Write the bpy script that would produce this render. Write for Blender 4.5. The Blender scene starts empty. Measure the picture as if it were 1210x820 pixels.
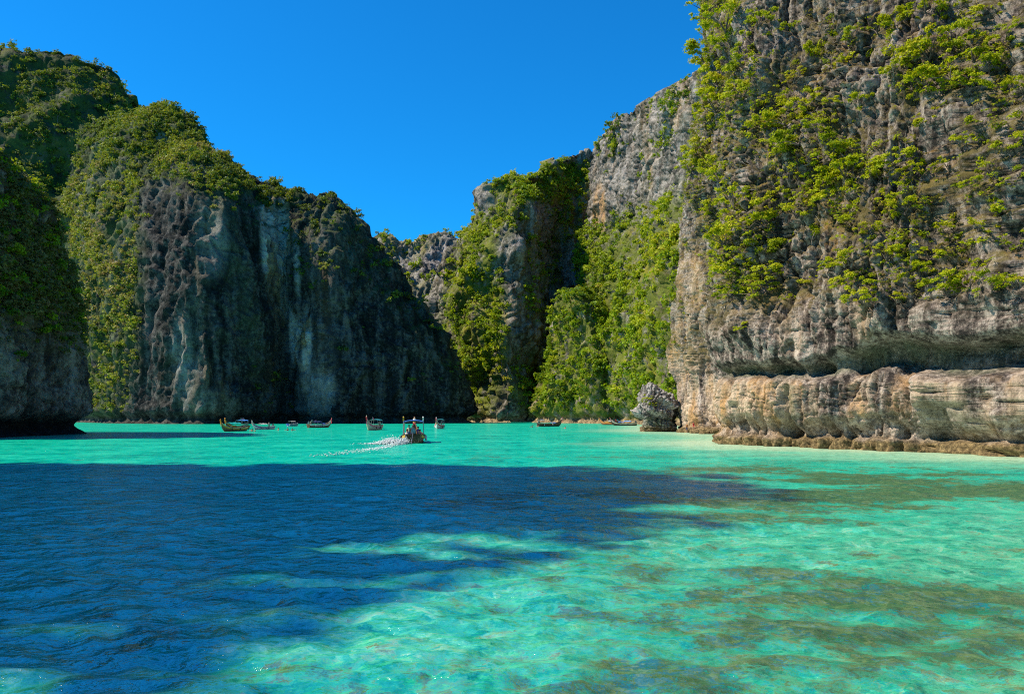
import bpy, math, random
import numpy as np
from mathutils import Vector, Matrix
from mathutils.bvhtree import BVHTree

# ------------------------------------------------------------------ camera, sky, sun, exposure
SC = bpy.context.scene
COL = SC.collection
F, CX, HY, CH = 950.0, 605.0, 492.0, 3.0          # focal length (px), principal column, horizon row, eye height (m)
cam = bpy.data.cameras.new('camera'); camo = bpy.data.objects.new('camera', cam); COL.objects.link(camo)
cam.sensor_fit = 'HORIZONTAL'; cam.sensor_width = 36; cam.lens = 36 * F / 1210
cam.shift_y = (HY - 410) / 1210
cam.clip_start = 0.1; cam.clip_end = 20000
camo.location = (0, 0, CH); camo.rotation_euler = (math.radians(90), 0, 0)
SC.camera = camo

SUN_EL = math.radians(49)
SUN_XY = Vector((-1.0, -0.04)).normalized()
SUN_V = Vector((SUN_XY.x * math.cos(SUN_EL), SUN_XY.y * math.cos(SUN_EL), math.sin(SUN_EL)))
w = bpy.data.worlds.new('World'); SC.world = w; w.use_nodes = True
wn = w.node_tree; wn.nodes.clear()
sky = wn.nodes.new('ShaderNodeTexSky'); sky.sky_type = 'NISHITA'; sky.sun_disc = False
sky.sun_elevation = SUN_EL; sky.sun_rotation = math.atan2(SUN_XY.x, SUN_XY.y)
sky.altitude = 0; sky.air_density = 1.0; sky.dust_density = 0.0; sky.ozone_density = 4.0
hs = wn.nodes.new('ShaderNodeGamma'); hs.inputs['Gamma'].default_value = 1.08
bg = wn.nodes.new('ShaderNodeBackground'); bg.inputs['Strength'].default_value = 0.105
wo = wn.nodes.new('ShaderNodeOutputWorld')
tint = wn.nodes.new('ShaderNodeMix'); tint.data_type = 'RGBA'; tint.blend_type = 'MULTIPLY'; tint.inputs[0].default_value = 1; tint.inputs[7].default_value = (.05, .70, 1.10, 1)
wn.links.new(sky.outputs[0], hs.inputs['Color']); wn.links.new(hs.outputs[0], tint.inputs[6]); wn.links.new(tint.outputs[2], bg.inputs[0]); wn.links.new(bg.outputs[0], wo.inputs[0])
sl = bpy.data.lights.new('sun', 'SUN'); sl.energy = 5.0; sl.angle = math.radians(0.53); sl.color = (1.0, 0.91, 0.76)
so = bpy.data.objects.new('sun', sl); COL.objects.link(so); so.rotation_euler = SUN_V.to_track_quat('Z', 'Y').to_euler(); so.location = (-200, -50, 250)
SC.view_settings.view_transform = 'Standard'; SC.view_settings.look = 'None'
SC.view_settings.exposure = 0.6; SC.view_settings.gamma = 1.0; SC.view_settings.use_curve_mapping = False
SC.cycles.max_bounces = 5; SC.cycles.diffuse_bounces = 1; SC.cycles.glossy_bounces = 3; SC.cycles.transmission_bounces = 3
SC.cycles.volume_bounces = 0; SC.cycles.transparent_max_bounces = 8; SC.cycles.sample_clamp_indirect = 3.0; SC.cycles.sample_clamp_direct = 8.0
SC.cycles.use_denoising = False; SC.cycles.filter_width = 1.1

rnd = random.Random(7); RG = np.random.default_rng(11)

# ------------------------------------------------------------------ numpy noise
def _h(ix, iy, iz, seed):
    h = (ix * 374761393 + iy * 668265263 + iz * 2147483647 * 0 + iz * 1274126177 + seed * 974634533) & 0xffffffff
    h = ((h ^ (h >> 13)) * 1103515245) & 0xffffffff
    h = ((h ^ (h >> 16)) * 2654435761) & 0xffffffff
    return h ^ (h >> 15)
_G = np.array([(1,1,0),(-1,1,0),(1,-1,0),(-1,-1,0),(1,0,1),(-1,0,1),(1,0,-1),(-1,0,-1),(0,1,1),(0,-1,1),(0,1,-1),(0,-1,-1),(1,1,0),(-1,1,0),(0,-1,1),(0,-1,-1)], float)
def perlin(p, s=(1, 1, 1), seed=0):
    q = p * np.asarray(s, float) + seed * 17.31
    i = np.floor(q).astype(np.int64); f = q - i
    u = f * f * f * (f * (f * 6 - 15) + 10)
    r = 0
    for dx in (0, 1):
        wx = u[:, 0] if dx else 1 - u[:, 0]
        for dy in (0, 1):
            wy = u[:, 1] if dy else 1 - u[:, 1]
            for dz in (0, 1):
                wz = u[:, 2] if dz else 1 - u[:, 2]
                g = _G[_h(i[:, 0] + dx, i[:, 1] + dy, i[:, 2] + dz, seed) & 15]
                d = g[:, 0] * (f[:, 0] - dx) + g[:, 1] * (f[:, 1] - dy) + g[:, 2] * (f[:, 2] - dz)
                r = r + wx * wy * wz * d
    return r * 1.2
def fbm(p, s, seed, octs=4, gain=.5, ridged=False):
    s = np.asarray(s, float); r = 0; a = 1; t = 0
    for k in range(octs):
        n = perlin(p, s * 2.03 ** k, seed + k * 3)
        if ridged: n = 1 - 2 * np.abs(n) - .25
        r = r + a * n; t += a; a *= gain
    return r / t
def worley(p, s, seed):
    q = p * np.asarray(s, float); i = np.floor(q).astype(np.int64)
    f1 = np.full(len(p), 9.); f2 = np.full(len(p), 9.); val = np.zeros(len(p))
    for dx in (-1, 0, 1):
        for dy in (-1, 0, 1):
            for dz in (-1, 0, 1):
                c = i + (dx, dy, dz); h = _h(c[:, 0], c[:, 1], c[:, 2], seed)
                pt = c + np.stack([(h & 1023) / 1023., ((h >> 10) & 1023) / 1023., ((h >> 20) & 1023) / 1023.], 1)
                d = np.sqrt(((q - pt) ** 2).sum(1)); m = d < f1
                f2 = np.where(m, f1, np.minimum(f2, d)); val = np.where(m, ((h * 7919) >> 7 & 1023) / 1023., val); f1 = np.where(m, d, f1)
    return f1, f2, val
def sstep(a, b, x):
    t = np.clip((x - a) / (b - a), 0, 1); return t * t * (3 - 2 * t)
def gauss(x, c, s): return np.exp(-((x - c) / s) ** 2)

def P(px, py, Y): return ((px - CX) / F * Y, Y, CH + (HY - py) / F * Y)
def proj(p): return CX + F * p[:, 0] / np.maximum(p[:, 1], 1e-3), HY - F * (p[:, 2] - CH) / np.maximum(p[:, 1], 1e-3)

# ------------------------------------------------------------------ object helpers
def tag(o, label=None, cat=None, group=None, kind=None):
    if label: o['label'] = label
    if cat: o['category'] = cat
    if group: o['group'] = group
    if kind: o['kind'] = kind
    return o
def link(o, parent=None):
    COL.objects.link(o)
    if parent is not None: o.parent = parent
    return o
def empty(name, loc=(0, 0, 0), rz=0, s=1.0):
    o = bpy.data.objects.new(name, None); COL.objects.link(o); o.location = loc; o.rotation_euler = (0, 0, rz); o.scale = (s, s, s)
    o.empty_display_size = 0.3
    return o
def mesh_np(name, V, Q, mats, smooth=True, attrs=None, mi=None):
    """V (n,3), Q (m,k) with k = 3 or 4"""
    me = bpy.data.meshes.new(name); V = np.asarray(V, np.float32); Q = np.asarray(Q, np.int32); k = Q.shape[1]
    me.vertices.add(len(V)); me.vertices.foreach_set('co', V.ravel())
    me.loops.add(Q.size); me.loops.foreach_set('vertex_index', Q.ravel())
    me.polygons.add(len(Q)); me.polygons.foreach_set('loop_start', np.arange(0, Q.size, k, dtype=np.int32))
    me.polygons.foreach_set('use_smooth', np.full(len(Q), bool(smooth)))
    if mi is not None: me.polygons.foreach_set('material_index', np.asarray(mi, np.int32))
    for n, a in (attrs or {}).items():
        at = me.attributes.new(n, 'FLOAT', 'POINT'); at.data.foreach_set('value', np.asarray(a, np.float32))
    for m in (mats if isinstance(mats, (list, tuple)) else [mats]): me.materials.append(m)
    me.update(calc_edges=True); me.validate()
    return me
def obj_np(name, V, Q, mats, parent=None, **kw): return link(bpy.data.objects.new(name, mesh_np(name, V, Q, mats, **kw)), parent)

class MB:                                                   # mixed polygons collected into one mesh
    def __init__(s): s.v = []; s.f = []
    def add(s, V, Fs):
        b = len(s.v); s.v += [tuple(v) for v in V]; s.f += [tuple(i + b for i in f) for f in Fs]; return s
    def box(s, c, d, rz=0, ry=0):
        M = Matrix.Rotation(rz, 3, 'Z') @ Matrix.Rotation(ry, 3, 'Y')
        V = [Vector(c) + M @ Vector((sx * d[0] / 2, sy * d[1] / 2, sz * d[2] / 2)) for sx in (-1, 1) for sy in (-1, 1) for sz in (-1, 1)]
        return s.add(V, [(0, 1, 3, 2), (4, 6, 7, 5), (0, 4, 5, 1), (2, 3, 7, 6), (0, 2, 6, 4), (1, 5, 7, 3)])
    def tube(s, pts, r, n=8):
        pts = [Vector(p) for p in pts]; rs = r if isinstance(r, (list, tuple)) else [r] * len(pts); V = []; Fs = []
        for i, p in enumerate(pts):
            t = (pts[min(i + 1, len(pts) - 1)] - pts[max(i - 1, 0)]).normalized()
            a = t.orthogonal().normalized() if abs(t.z) > .9 else t.cross(Vector((0, 0, 1))).normalized(); b = t.cross(a)
            V += [p + (a * math.cos(2 * math.pi * k / n) + b * math.sin(2 * math.pi * k / n)) * rs[i] for k in range(n)]
        for i in range(len(pts) - 1):
            Fs += [(i * n + k, i * n + (k + 1) % n, (i + 1) * n + (k + 1) % n, (i + 1) * n + k) for k in range(n)]
        Fs += [tuple(range(n))[::-1], tuple((len(pts) - 1) * n + k for k in range(n))]
        return s.add(V, Fs)
    def grid(s, rows):
        n = len(rows[0]); V = [p for r in rows for p in r]
        return s.add(V, [(i * n + k, i * n + k + 1, (i + 1) * n + k + 1, (i + 1) * n + k) for i in range(len(rows) - 1) for k in range(n - 1)])
    def build(s, name, mat, parent=None, smooth=False):
        me = bpy.data.meshes.new(name); me.from_pydata([tuple(v) for v in s.v], [], s.f); me.materials.append(mat)
        if smooth: me.polygons.foreach_set('use_smooth', [True] * len(me.polygons))
        me.update(); return link(bpy.data.objects.new(name, me), parent)

# ------------------------------------------------------------------ materials
class NT:
    def __init__(s, name):
        s.m = bpy.data.materials.new(name); s.m.use_nodes = True; s.t = s.m.node_tree; s.t.nodes.clear()
    def n(s, ty, ins=None, **props):
        nd = s.t.nodes.new('ShaderNode' + ty)
        for k, v in props.items(): setattr(nd, k, v)
        for k, v in (ins or {}).items():
            if isinstance(v, tuple) and len(v) == 2 and hasattr(v[0], 'outputs'): s.t.links.new(v[0].outputs[v[1]], nd.inputs[k])
            elif hasattr(v, 'outputs'): s.t.links.new(v.outputs[0], nd.inputs[k])
            else: nd.inputs[k].default_value = v
        return nd
    def math(s, op, a, b=0.0, c=None, clamp=False):
        i = {0: a, 1: b}
        if c is not None: i[2] = c
        return s.n('Math', i, operation=op, use_clamp=clamp)
    def ramp(s, fac, stops, interp='LINEAR'):
        r = s.n('ValToRGB', {'Fac': fac}); r.color_ramp.interpolation = interp; e = r.color_ramp.elements
        while len(e) < len(stops): e.new(0.5)
        for k, (p, c) in enumerate(stops):
            e[k].position = p; e[k].color = (*c, 1) if not isinstance(c, (int, float)) else (c, c, c, 1)
        return r
    def mix(s, fac, a, b, blend='MIX'):
        def c(v): return (*v, 1) if isinstance(v, tuple) and len(v) == 3 and not hasattr(v[0], 'outputs') else v
        nd = s.n('Mix', data_type='RGBA', blend_type=blend)
        for k, v in ((0, fac), (6, c(a)), (7, c(b))):
            if hasattr(v, 'outputs'): s.t.links.new(v.outputs[2] if v.bl_idname == 'ShaderNodeMix' else v.outputs[0], nd.inputs[k])
            elif isinstance(v, tuple) and hasattr(v[0], 'outputs'): s.t.links.new(v[0].outputs[v[1]], nd.inputs[k])
            else: nd.inputs[k].default_value = v
        return (nd, 2)
    def attr(s, name): return (s.n('Attribute', attribute_name=name), 2)
    def pos(s): return s.n('NewGeometry')
    def mapping(s, vec, scale): return s.n('Mapping', {'Vector': vec, 'Scale': scale})
    def noise(s, vec, scale, detail=4, rough=.55, dist=0.0): return s.n('TexNoise', {'Vector': vec, 'Scale': scale, 'Detail': detail, 'Roughness': rough, 'Distortion': dist})
    def out(s, sh, vol=None):
        o = s.n('OutputMaterial')
        if sh is not None: s.t.links.new(sh.outputs[0], o.inputs[0])
        if vol is not None: s.t.links.new(vol.outputs[0], o.inputs[1])
        return s.m

def rock_material(name, sc, dark, mid, pale, stain, low, veg, fine=1.0, lowz=2.4, streak=1.0, stain2=(.50, .30, .13)):
    """sc = metres of the main mottling"""
    t = NT(name); g = t.pos(); ps = (g, 'Position')
    v1 = t.mapping(ps, (1.5 / sc, 1.5 / sc, .11 / sc))          # runs of water down the wall
    st = t.noise(v1, 1.0, 6, .62, .3)
    mo = t.noise(ps, .55 / sc, 5, .6)
    fi = t.noise(ps, 4.2 / sc, 7, .75)
    a = t.math('ADD', t.math('MULTIPLY', st, .62 * streak), t.math('ADD', t.math('MULTIPLY', mo, .38 + .62 * (1 - streak)), t.math('MULTIPLY', t.math('SUBTRACT', fi, .5), .7)))
    base = t.ramp(a, [(.40, dark), (.49, mid), (.59, pale), (.68, tuple(min(1, c * 1.25) for c in pale))])
    stn = t.noise(t.mapping(ps, (.5 / sc, .5 / sc, .14 / sc)), 1.0, 5, .6)
    sf = t.math('MULTIPLY', t.attr('stain'), t.ramp(stn, [(.36, 0.), (.58, 1.)]), clamp=True)
    sc2 = t.mix(t.ramp(t.noise(t.mapping(ps, (.9 / sc, .9 / sc, .2 / sc)), .6, 4, .6), [(.47, 0.), (.58, 1.)]), stain, stain2)
    sc3 = t.mix(t.ramp(fi, [(.36, .75), (.5, 0.)]), sc2, tuple(c * .35 for c in stain))
    c1 = t.mix(sf, base, sc3)
    vf = t.math('MULTIPLY', t.attr('veg'), t.ramp(t.noise(ps, 1.1 / sc, 6, .7), [(.36, 0.), (.5, 1.)]), clamp=True)
    vc = t.ramp(t.noise(ps, .35 / sc, 4, .6), [(.35, tuple(c * .6 for c in veg)), (.55, veg), (.7, (veg[0] * 1.7, veg[1] * 1.2, veg[2]))])
    c2 = t.mix(vf, c1, vc)
    dm = t.math('MULTIPLY', t.attr('greygreen'), t.ramp(t.noise(t.mapping(ps, (1 / sc, 1 / sc, .3 / sc)), .7, 5, .6), [(.3, .3), (.55, 1.)]), clamp=True)  # grey-green tone laid over the rock by mask and noise
    c3 = t.mix(dm, c2, t.ramp(fi, [(.35, (.06, .07, .045)), (.55, (.17, .18, .115)), (.7, (.30, .29, .21))]))
    z = t.n('SeparateXYZ', {0: ps}); zz = t.math('ADD', (z, 2), t.math('MULTIPLY', t.math('SUBTRACT', mo, .5), lowz * 1.2))
    c4 = t.mix(t.ramp(t.math('DIVIDE', zz, lowz), [(.55, 1.), (1., 0.)]), c3, t.ramp(fi, [(.38, tuple(c * .4 for c in low)), (.5, low), (.62, tuple(min(1, c * 2.1) for c in low))]))
    b1 = t.n('Bump', {'Height': t.noise(t.mapping(ps, (1, 1, .45)), 1.6 / sc, 8, .68), 'Strength': .8 * fine, 'Distance': .6 * sc})
    b2 = t.n('Bump', {'Height': t.noise(ps, 5.0 / sc, 8, .75), 'Strength': .6 * fine, 'Distance': .15 * sc, 'Normal': b1})
    p = t.n('BsdfPrincipled', {'Base Color': c4, 'Roughness': .92, 'Normal': b2}); p.inputs['Specular IOR Level'].default_value = .2
    return t.out(p)

def leaf_material(name, stops, trans=.35, hue=.45):
    t = NT(name); oi = t.n('ObjectInfo')
    f = t.math('ADD', t.attr('tint'), t.math('MULTIPLY', t.math('SUBTRACT', (oi, 'Random'), .5), hue), clamp=True)
    c = t.ramp(f, stops)
    d = t.n('BsdfPrincipled', {'Base Color': c, 'Roughness': .6}); d.inputs['Specular IOR Level'].default_value = .25
    tr = t.n('BsdfTranslucent', {'Color': t.mix(.5, c, (.38, .44, .006))})
    m = t.n('MixShader', {0: trans, 1: d, 2: tr}); return t.out(m)

def plain(name, col, rough=.6, metal=0.0, var=.25, scale=3.0, spec=.4):
    t = NT(name); tc = t.n('TexCoord')
    n = t.noise((tc, 'Object'), scale, 5, .65)
    c = t.ramp(n, [(.3, tuple(x * (1 - var) for x in col)), (.7, tuple(min(1, x * (1 + var * .5)) for x in col))])
    b = t.n('Bump', {'Height': n, 'Strength': .15, 'Distance': .05})
    p = t.n('BsdfPrincipled', {'Base Color': c, 'Roughness': rough, 'Metallic': metal, 'Normal': b}); p.inputs['Specular IOR Level'].default_value = spec
    return t.out(p)

M = {}
M['rock_near'] = rock_material('limestone_near', 1.5, (.036, .029, .025), (.175, .138, .113), (.44, .365, .30), (.58, .44, .30), (.17, .12, .055), (.15, .12, .03), 1.0, 1.5)
M['rock_islet'] = rock_material('limestone_islet', 1.2, (.06, .055, .05), (.25, .23, .21), (.52, .48, .44), (.58, .44, .30), (.15, .105, .05), (.15, .12, .03), 1.0, 1.4)
M['rock_left'] = rock_material('limestone_shaded', 6, (.006, .007, .007), (.021, .021, .02), (.095, .085, .072), (.55, .50, .43), (.05, .045, .035), (.055, .075, .018), .8, 3.0)  # shaded copy of the limestone, the wall's shade deepened in its colour
M['rock_mid'] = rock_material('limestone_middle', 6, (.045, .04, .037), (.15, .132, .118), (.34, .30, .27), (.42, .24, .11), (.22, .16, .085), (.13, .15, .02), .8, 3.2)
M['rock_brown'] = rock_material('limestone_brown', 4, (.045, .035, .028), (.16, .12, .085), (.34, .27, .2), (.34, .21, .1), (.012, .012, .012), (.13, .095, .035), .9, 3.2)
M['leaf_bright'] = leaf_material('leaves_bright', [(0, (.06, .10, .003)), (.2, (.21, .27, .004)), (.45, (.42, .47, .005)), (.8, (.56, .52, .01)), (1, (.46, .3, .05))], .45)
M['leaf_far'] = leaf_material('leaves_far', [(0, (.022, .07, .005)), (.26, (.10, .19, .006)), (.5, (.28, .38, .006)), (.8, (.45, .45, .012)), (1, (.40, .26, .06))], .4)
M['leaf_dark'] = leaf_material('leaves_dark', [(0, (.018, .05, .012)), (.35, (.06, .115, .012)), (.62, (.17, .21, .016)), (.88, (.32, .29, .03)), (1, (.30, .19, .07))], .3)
M['leaf_dry'] = leaf_material('leaves_dry', [(0, (.06, .06, .016)), (.35, (.14, .115, .03)), (.7, (.22, .15, .055)), (1, (.32, .25, .05))], .25)
M['bark'] = plain('bark', (.13, .10, .075), .9, 0, .5, 6)
# ------------------------------------------------------------------ cliffs: lofted walls with real relief
def resample(pts, n):
    pts = np.asarray(pts, float); d = np.r_[0, np.cumsum(np.linalg.norm(np.diff(pts, axis=0), axis=1))]
    t = np.linspace(0, d[-1], n); return np.stack([np.interp(t, d, pts[:, k]) for k in range(3)], 1)
def catmull(C, t, ts):
    """C (m,k,3) at knots t, sampled at ts"""
    m = len(C); T = np.gradient(C, t, axis=0)
    i = np.clip(np.searchsorted(t, ts, 'right') - 1, 0, m - 2); h = (t[i + 1] - t[i]); s = ((ts - t[i]) / h)[:, None, None]; h = h[:, None, None]
    return (2 * s**3 - 3 * s**2 + 1) * C[i] + (s**3 - 2 * s**2 + s) * h * T[i] + (-2 * s**3 + 3 * s**2) * C[i + 1] + (s**3 - s**2) * h * T[i + 1]
def col(bx, bY, *pts):
    b = P(bx, HY, bY); return [(b[0], bY, -3.0), (b[0], bY, 0.6)] + [P(*p) for p in pts]

CL = {}
CLABEL = dict(sunlit_limestone_cliff='tall sunlit grey limestone cliff with a dark sea-cut notch above its pale foot', shaded_limestone_wall='great dark limestone wall in shade behind the moored boats',
    forested_peak='green forested peak rising behind the great shaded wall', dark_rock_headland='dark brown undercut rock headland standing in the water in shade', neighbouring_headland='wooded rocky headland whose shadow lies over the blue water',
    lagoon_head_cliff='small far grey cliff in the gap at the head of the lagoon', middle_buttress='pillar-like cliff buttress with one sunlit green side and one black shaded side',
    sunny_shore_cliff='tall grey-topped cliff with bright green slopes behind the rock islet', wooded_spur='low green wooded spur at the foot of the tall sunny cliff')
def cliff(name, cols, nu, nv, back, disp, mat, masks, backlen=40, label_kind='structure', frac=None, vfrac=None):
    K = 60
    C = np.stack([resample(c, K) for c in cols])
    C[:, 1:-1] = .25 * C[:, :-2] + .5 * C[:, 1:-1] + .25 * C[:, 2:]
    mid = C[:, K // 2]; dd = np.linalg.norm(np.diff(mid, axis=0), axis=1) + np.linalg.norm(np.diff(C[:, 1], axis=0), axis=1)
    t = np.r_[0, np.cumsum(dd)]; ts = np.linspace(0, t[-1], nu)
    if frac is not None: ts = np.interp(np.linspace(0, 1, nu), frac[0], np.asarray(frac[1]) * t[-1])
    G = catmull(C, t, ts)                                    # nu, K, 3
    vs = np.linspace(0, K - 1, nv) if vfrac is None else np.interp(np.linspace(0, 1, nv), vfrac[0], np.asarray(vfrac[1]) * (K - 1)); vi = np.clip(vs.astype(int), 0, K - 2); vf = (vs - vi)[None, :, None]
    G = G[:, vi] * (1 - vf) + G[:, vi + 1] * vf
    rid = G[:, -1:]; bv = np.array([back[0], back[1], 0.]); bv /= np.linalg.norm(bv)
    nb = 7; B = []
    for k in range(1, nb):
        a = k / (nb - 1); q = rid + bv * backlen * (1 - (1 - a) ** 2) * 1.0
        zz = rid[..., 2] * (1 - a ** 1.8) - 3 * a; q = q.copy(); q[..., 2] = zz; B.append(q)
    G = np.concatenate([G] + B, 1); nv2 = G.shape[1]
    # normals
    def normals(G):
        du = np.gradient(G, axis=0); dv = np.gradient(G, axis=1); n = np.cross(du, dv); n /= np.linalg.norm(n, axis=2, keepdims=True) + 1e-9; return n
    n = normals(G); s = np.sign((n[:, :nv] * (np.array([0, 0, CH]) - G[:, :nv])).sum(2).mean()); n *= s
    p = G.reshape(-1, 3); nn = n.reshape(-1, 3)
    u01 = np.repeat(np.linspace(0, 1, nu), nv2); front = np.tile(np.r_[np.ones(nv), np.linspace(.6, 0, nb - 1)], nu)
    p2 = disp(p, nn, u01, front).reshape(nu, nv2, 3)
    n2 = normals(p2) * s
    pf = p2.reshape(-1, 3); nf = n2.reshape(-1, 3); px, py = proj(pf)
    at = masks(pf, nf, px, py)
    idx = np.arange(nu * nv2).reshape(nu, nv2); a, b, c, d = idx[:-1, :-1], idx[1:, :-1], idx[1:, 1:], idx[:-1, 1:]
    Q = np.stack([a, b, c, d], 2).reshape(-1, 4)
    if s < 0: Q = Q[:, ::-1]
    o = obj_np(name, pf, Q, mat, attrs={k: at[k] for k in ('stain', 'veg', 'greygreen')})
    tag(o, CLABEL[name], 'cliff', None, label_kind)
    CL[name if name not in CL else o.name] = dict(o=o, p=pf, n=nf, px=px, py=py, Q=Q, dens=at['dens'], nv=nv2, front=front)
    return o

def karst(p, n, front, S, seed, big=1.0, flute=1.0, block=1.0, strata=0.0, fine=1.0):
    """relief of weathered limestone, S = size in metres of one unit"""
    q = p + np.stack([perlin(p, (1 / (5 * S),) * 3, seed + 91), perlin(p, (1 / (5 * S),) * 3, seed + 92), perlin(p, (1 / (5 * S),) * 3, seed + 93)], 1) * 1.6 * S
    d = big * S * (2.6 * fbm(p, (1 / (9 * S),) * 3, seed, 2) + 1.1 * fbm(q, (1 / (4 * S), 1 / (4 * S), 1 / (9 * S)), seed + 5, 2))
    d += flute * S * .75 * fbm(q, (1 / (1.6 * S), 1 / (1.6 * S), 1 / (9 * S)), seed + 11, 3, .55, True)
    if block:
        f1, f2, v = worley(q, (1 / (1.5 * S), 1 / (1.5 * S), 1 / (2.1 * S)), seed + 21)
        d += block * S * (.55 * (v - .5) - .4 * np.exp(-(f2 - f1) * 9))
    if strata:
        zz = (p[:, 2] + S * 1.2 * perlin(p, (1 / (8 * S),) * 2 + (0.,), seed + 31) + .12 * p[:, 0]) / (1.5 * S)
        w2 = fbm(p, (1 / (2.5 * S), 1 / (2.5 * S), 1 / (6 * S)), seed + 33, 2)
        fr = (zz + .4 * w2) % 1.0
        d += strata * S * (.55 * sstep(0, .22, fr) * (1 - sstep(.55, 1, fr)) - .2) * (.4 + sstep(-.4, .4, perlin(p, (1 / (5 * S),) * 3, seed + 35)))
    d += fine * S * (.3 * fbm(p, (1 / (.8 * S), 1 / (.8 * S), 1 / (1.3 * S)), seed + 41, 3, .6, True))
    return d * np.minimum(front + .15, 1)
def crag(p, front, seed, slabby=1.0):
    """close-range weathered limestone: sharp vertical blades, bedding cracks, slabs (metres)"""
    q = p + np.stack([fbm(p, (.22,) * 3, seed + 71 + k, 3) for k in range(3)], 1) * 1.1
    slab = sstep(-.2, .3, fbm(p, (.06, .06, .09), seed + 1, 2)) * slabby         # bedded rather than fluted
    d = 2.2 * fbm(p, (1 / 12., 1 / 12., 1 / 10.), seed, 2)
    d += (1.3 - .8 * slab) * .95 * fbm(q, (1 / 2.2, 1 / 2.2, 1 / 11.), seed + 11, 5, .62, True)
    d += slab * .55 * fbm(q, (1 / 2.6, 1 / 2.6, 1 / .8), seed + 13, 4, .6, True)
    n1 = perlin(q, (1 / 7., 1 / 7., .62), seed + 15); d -= (.25 + .6 * slab) * np.exp(-np.abs(n1) * 13)      # bedding planes
    n2 = perlin(q, (1 / 4., 1 / 4., 1.25), seed + 16); d -= (.1 + .4 * slab) * np.exp(-np.abs(n2) * 9)
    n3 = perlin(q, (1 / 1.7, 1 / 1.7, 1 / 13.), seed + 17); d -= .95 * np.exp(-np.abs(n3) * 13)               # joints
    n4 = perlin(q, (1 / .7, 1 / .7, 1 / 4.), seed + 18); d -= (1 - .6 * slab) * .32 * np.exp(-np.abs(n4) * 7)
    f1, f2, v = worley(q, (1 / 2.6, 1 / 2.6, 1 / .9), seed + 21); d += slab * .8 * (v - .5)
    d += .3 * fbm(p, (1.3, 1.3, .8), seed + 41, 4, .68, True)
    return d * np.minimum(front + .15, 1)
def notch(p, n, amp, zc=2.2, w=1.4):
    h = np.stack([n[:, 0], n[:, 1], np.zeros(len(n))], 1); h /= np.linalg.norm(h, axis=1, keepdims=True) + 1e-6
    return -h * (amp * gauss(p[:, 2], zc, w))[:, None]
def blobs(px, py, L):
    r = np.zeros(len(px))
    for cx, cy, rx, ry, v in L: r = np.maximum(r, v * np.clip(1.6 - 1.6 * (((px - cx) / rx) ** 2 + ((py - cy) / ry) ** 2), 0, 1))
    return r

# ---- sunlit near cliff
def r6_cols():
    base = [((62, 26), (1, .35), 75, .12), ((47, 46), (.9, .45), 75, .12), ((37.8, 59), (.86, .5), 78, .12), ((34.4, 66), (.86, .5), 80, .11), ((30.3, 73), (.86, .5), 82, .10),
            ((27.2, 79), (.86, .5), 86, .10), ((24.2, 84.5), (.88, .46), 90, .08), ((24.0, 92), (1, .1), 95, .05), ((28.5, 101), (1, 0), 98, .03), ((35, 122), (1, 0), 104, .03), ((37.5, 145), (1, .1), 108, .02),
            ((33.4, 158), (1, -.1), 112, .015), ((37, 169), (.6, -.8), 112, .02), ((62, 178), (0, -1), 110, .02)]
    out = []
    for (x, y), (ix, iy), H, k in base:
        zs = [-3, .5, 5, 10, 16, 24, 34, 48, 64, H]
        off = [0, 0, 0, .2, .6, 1.2, 2.2, 4.0, 6.5, 10]
        far = [0, 0, 0, 0, 0, .6, 1.4, 1.0, 3.0, 6.0]; fk = 1.0 if y > 100 else (.5 if y > 90 else 0)
        out.append([(x + ix * o * k / .12 + fk * f, y + iy * o * k / .12, z) for z, o, f in zip(zs, off, far)])
    return out
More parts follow.
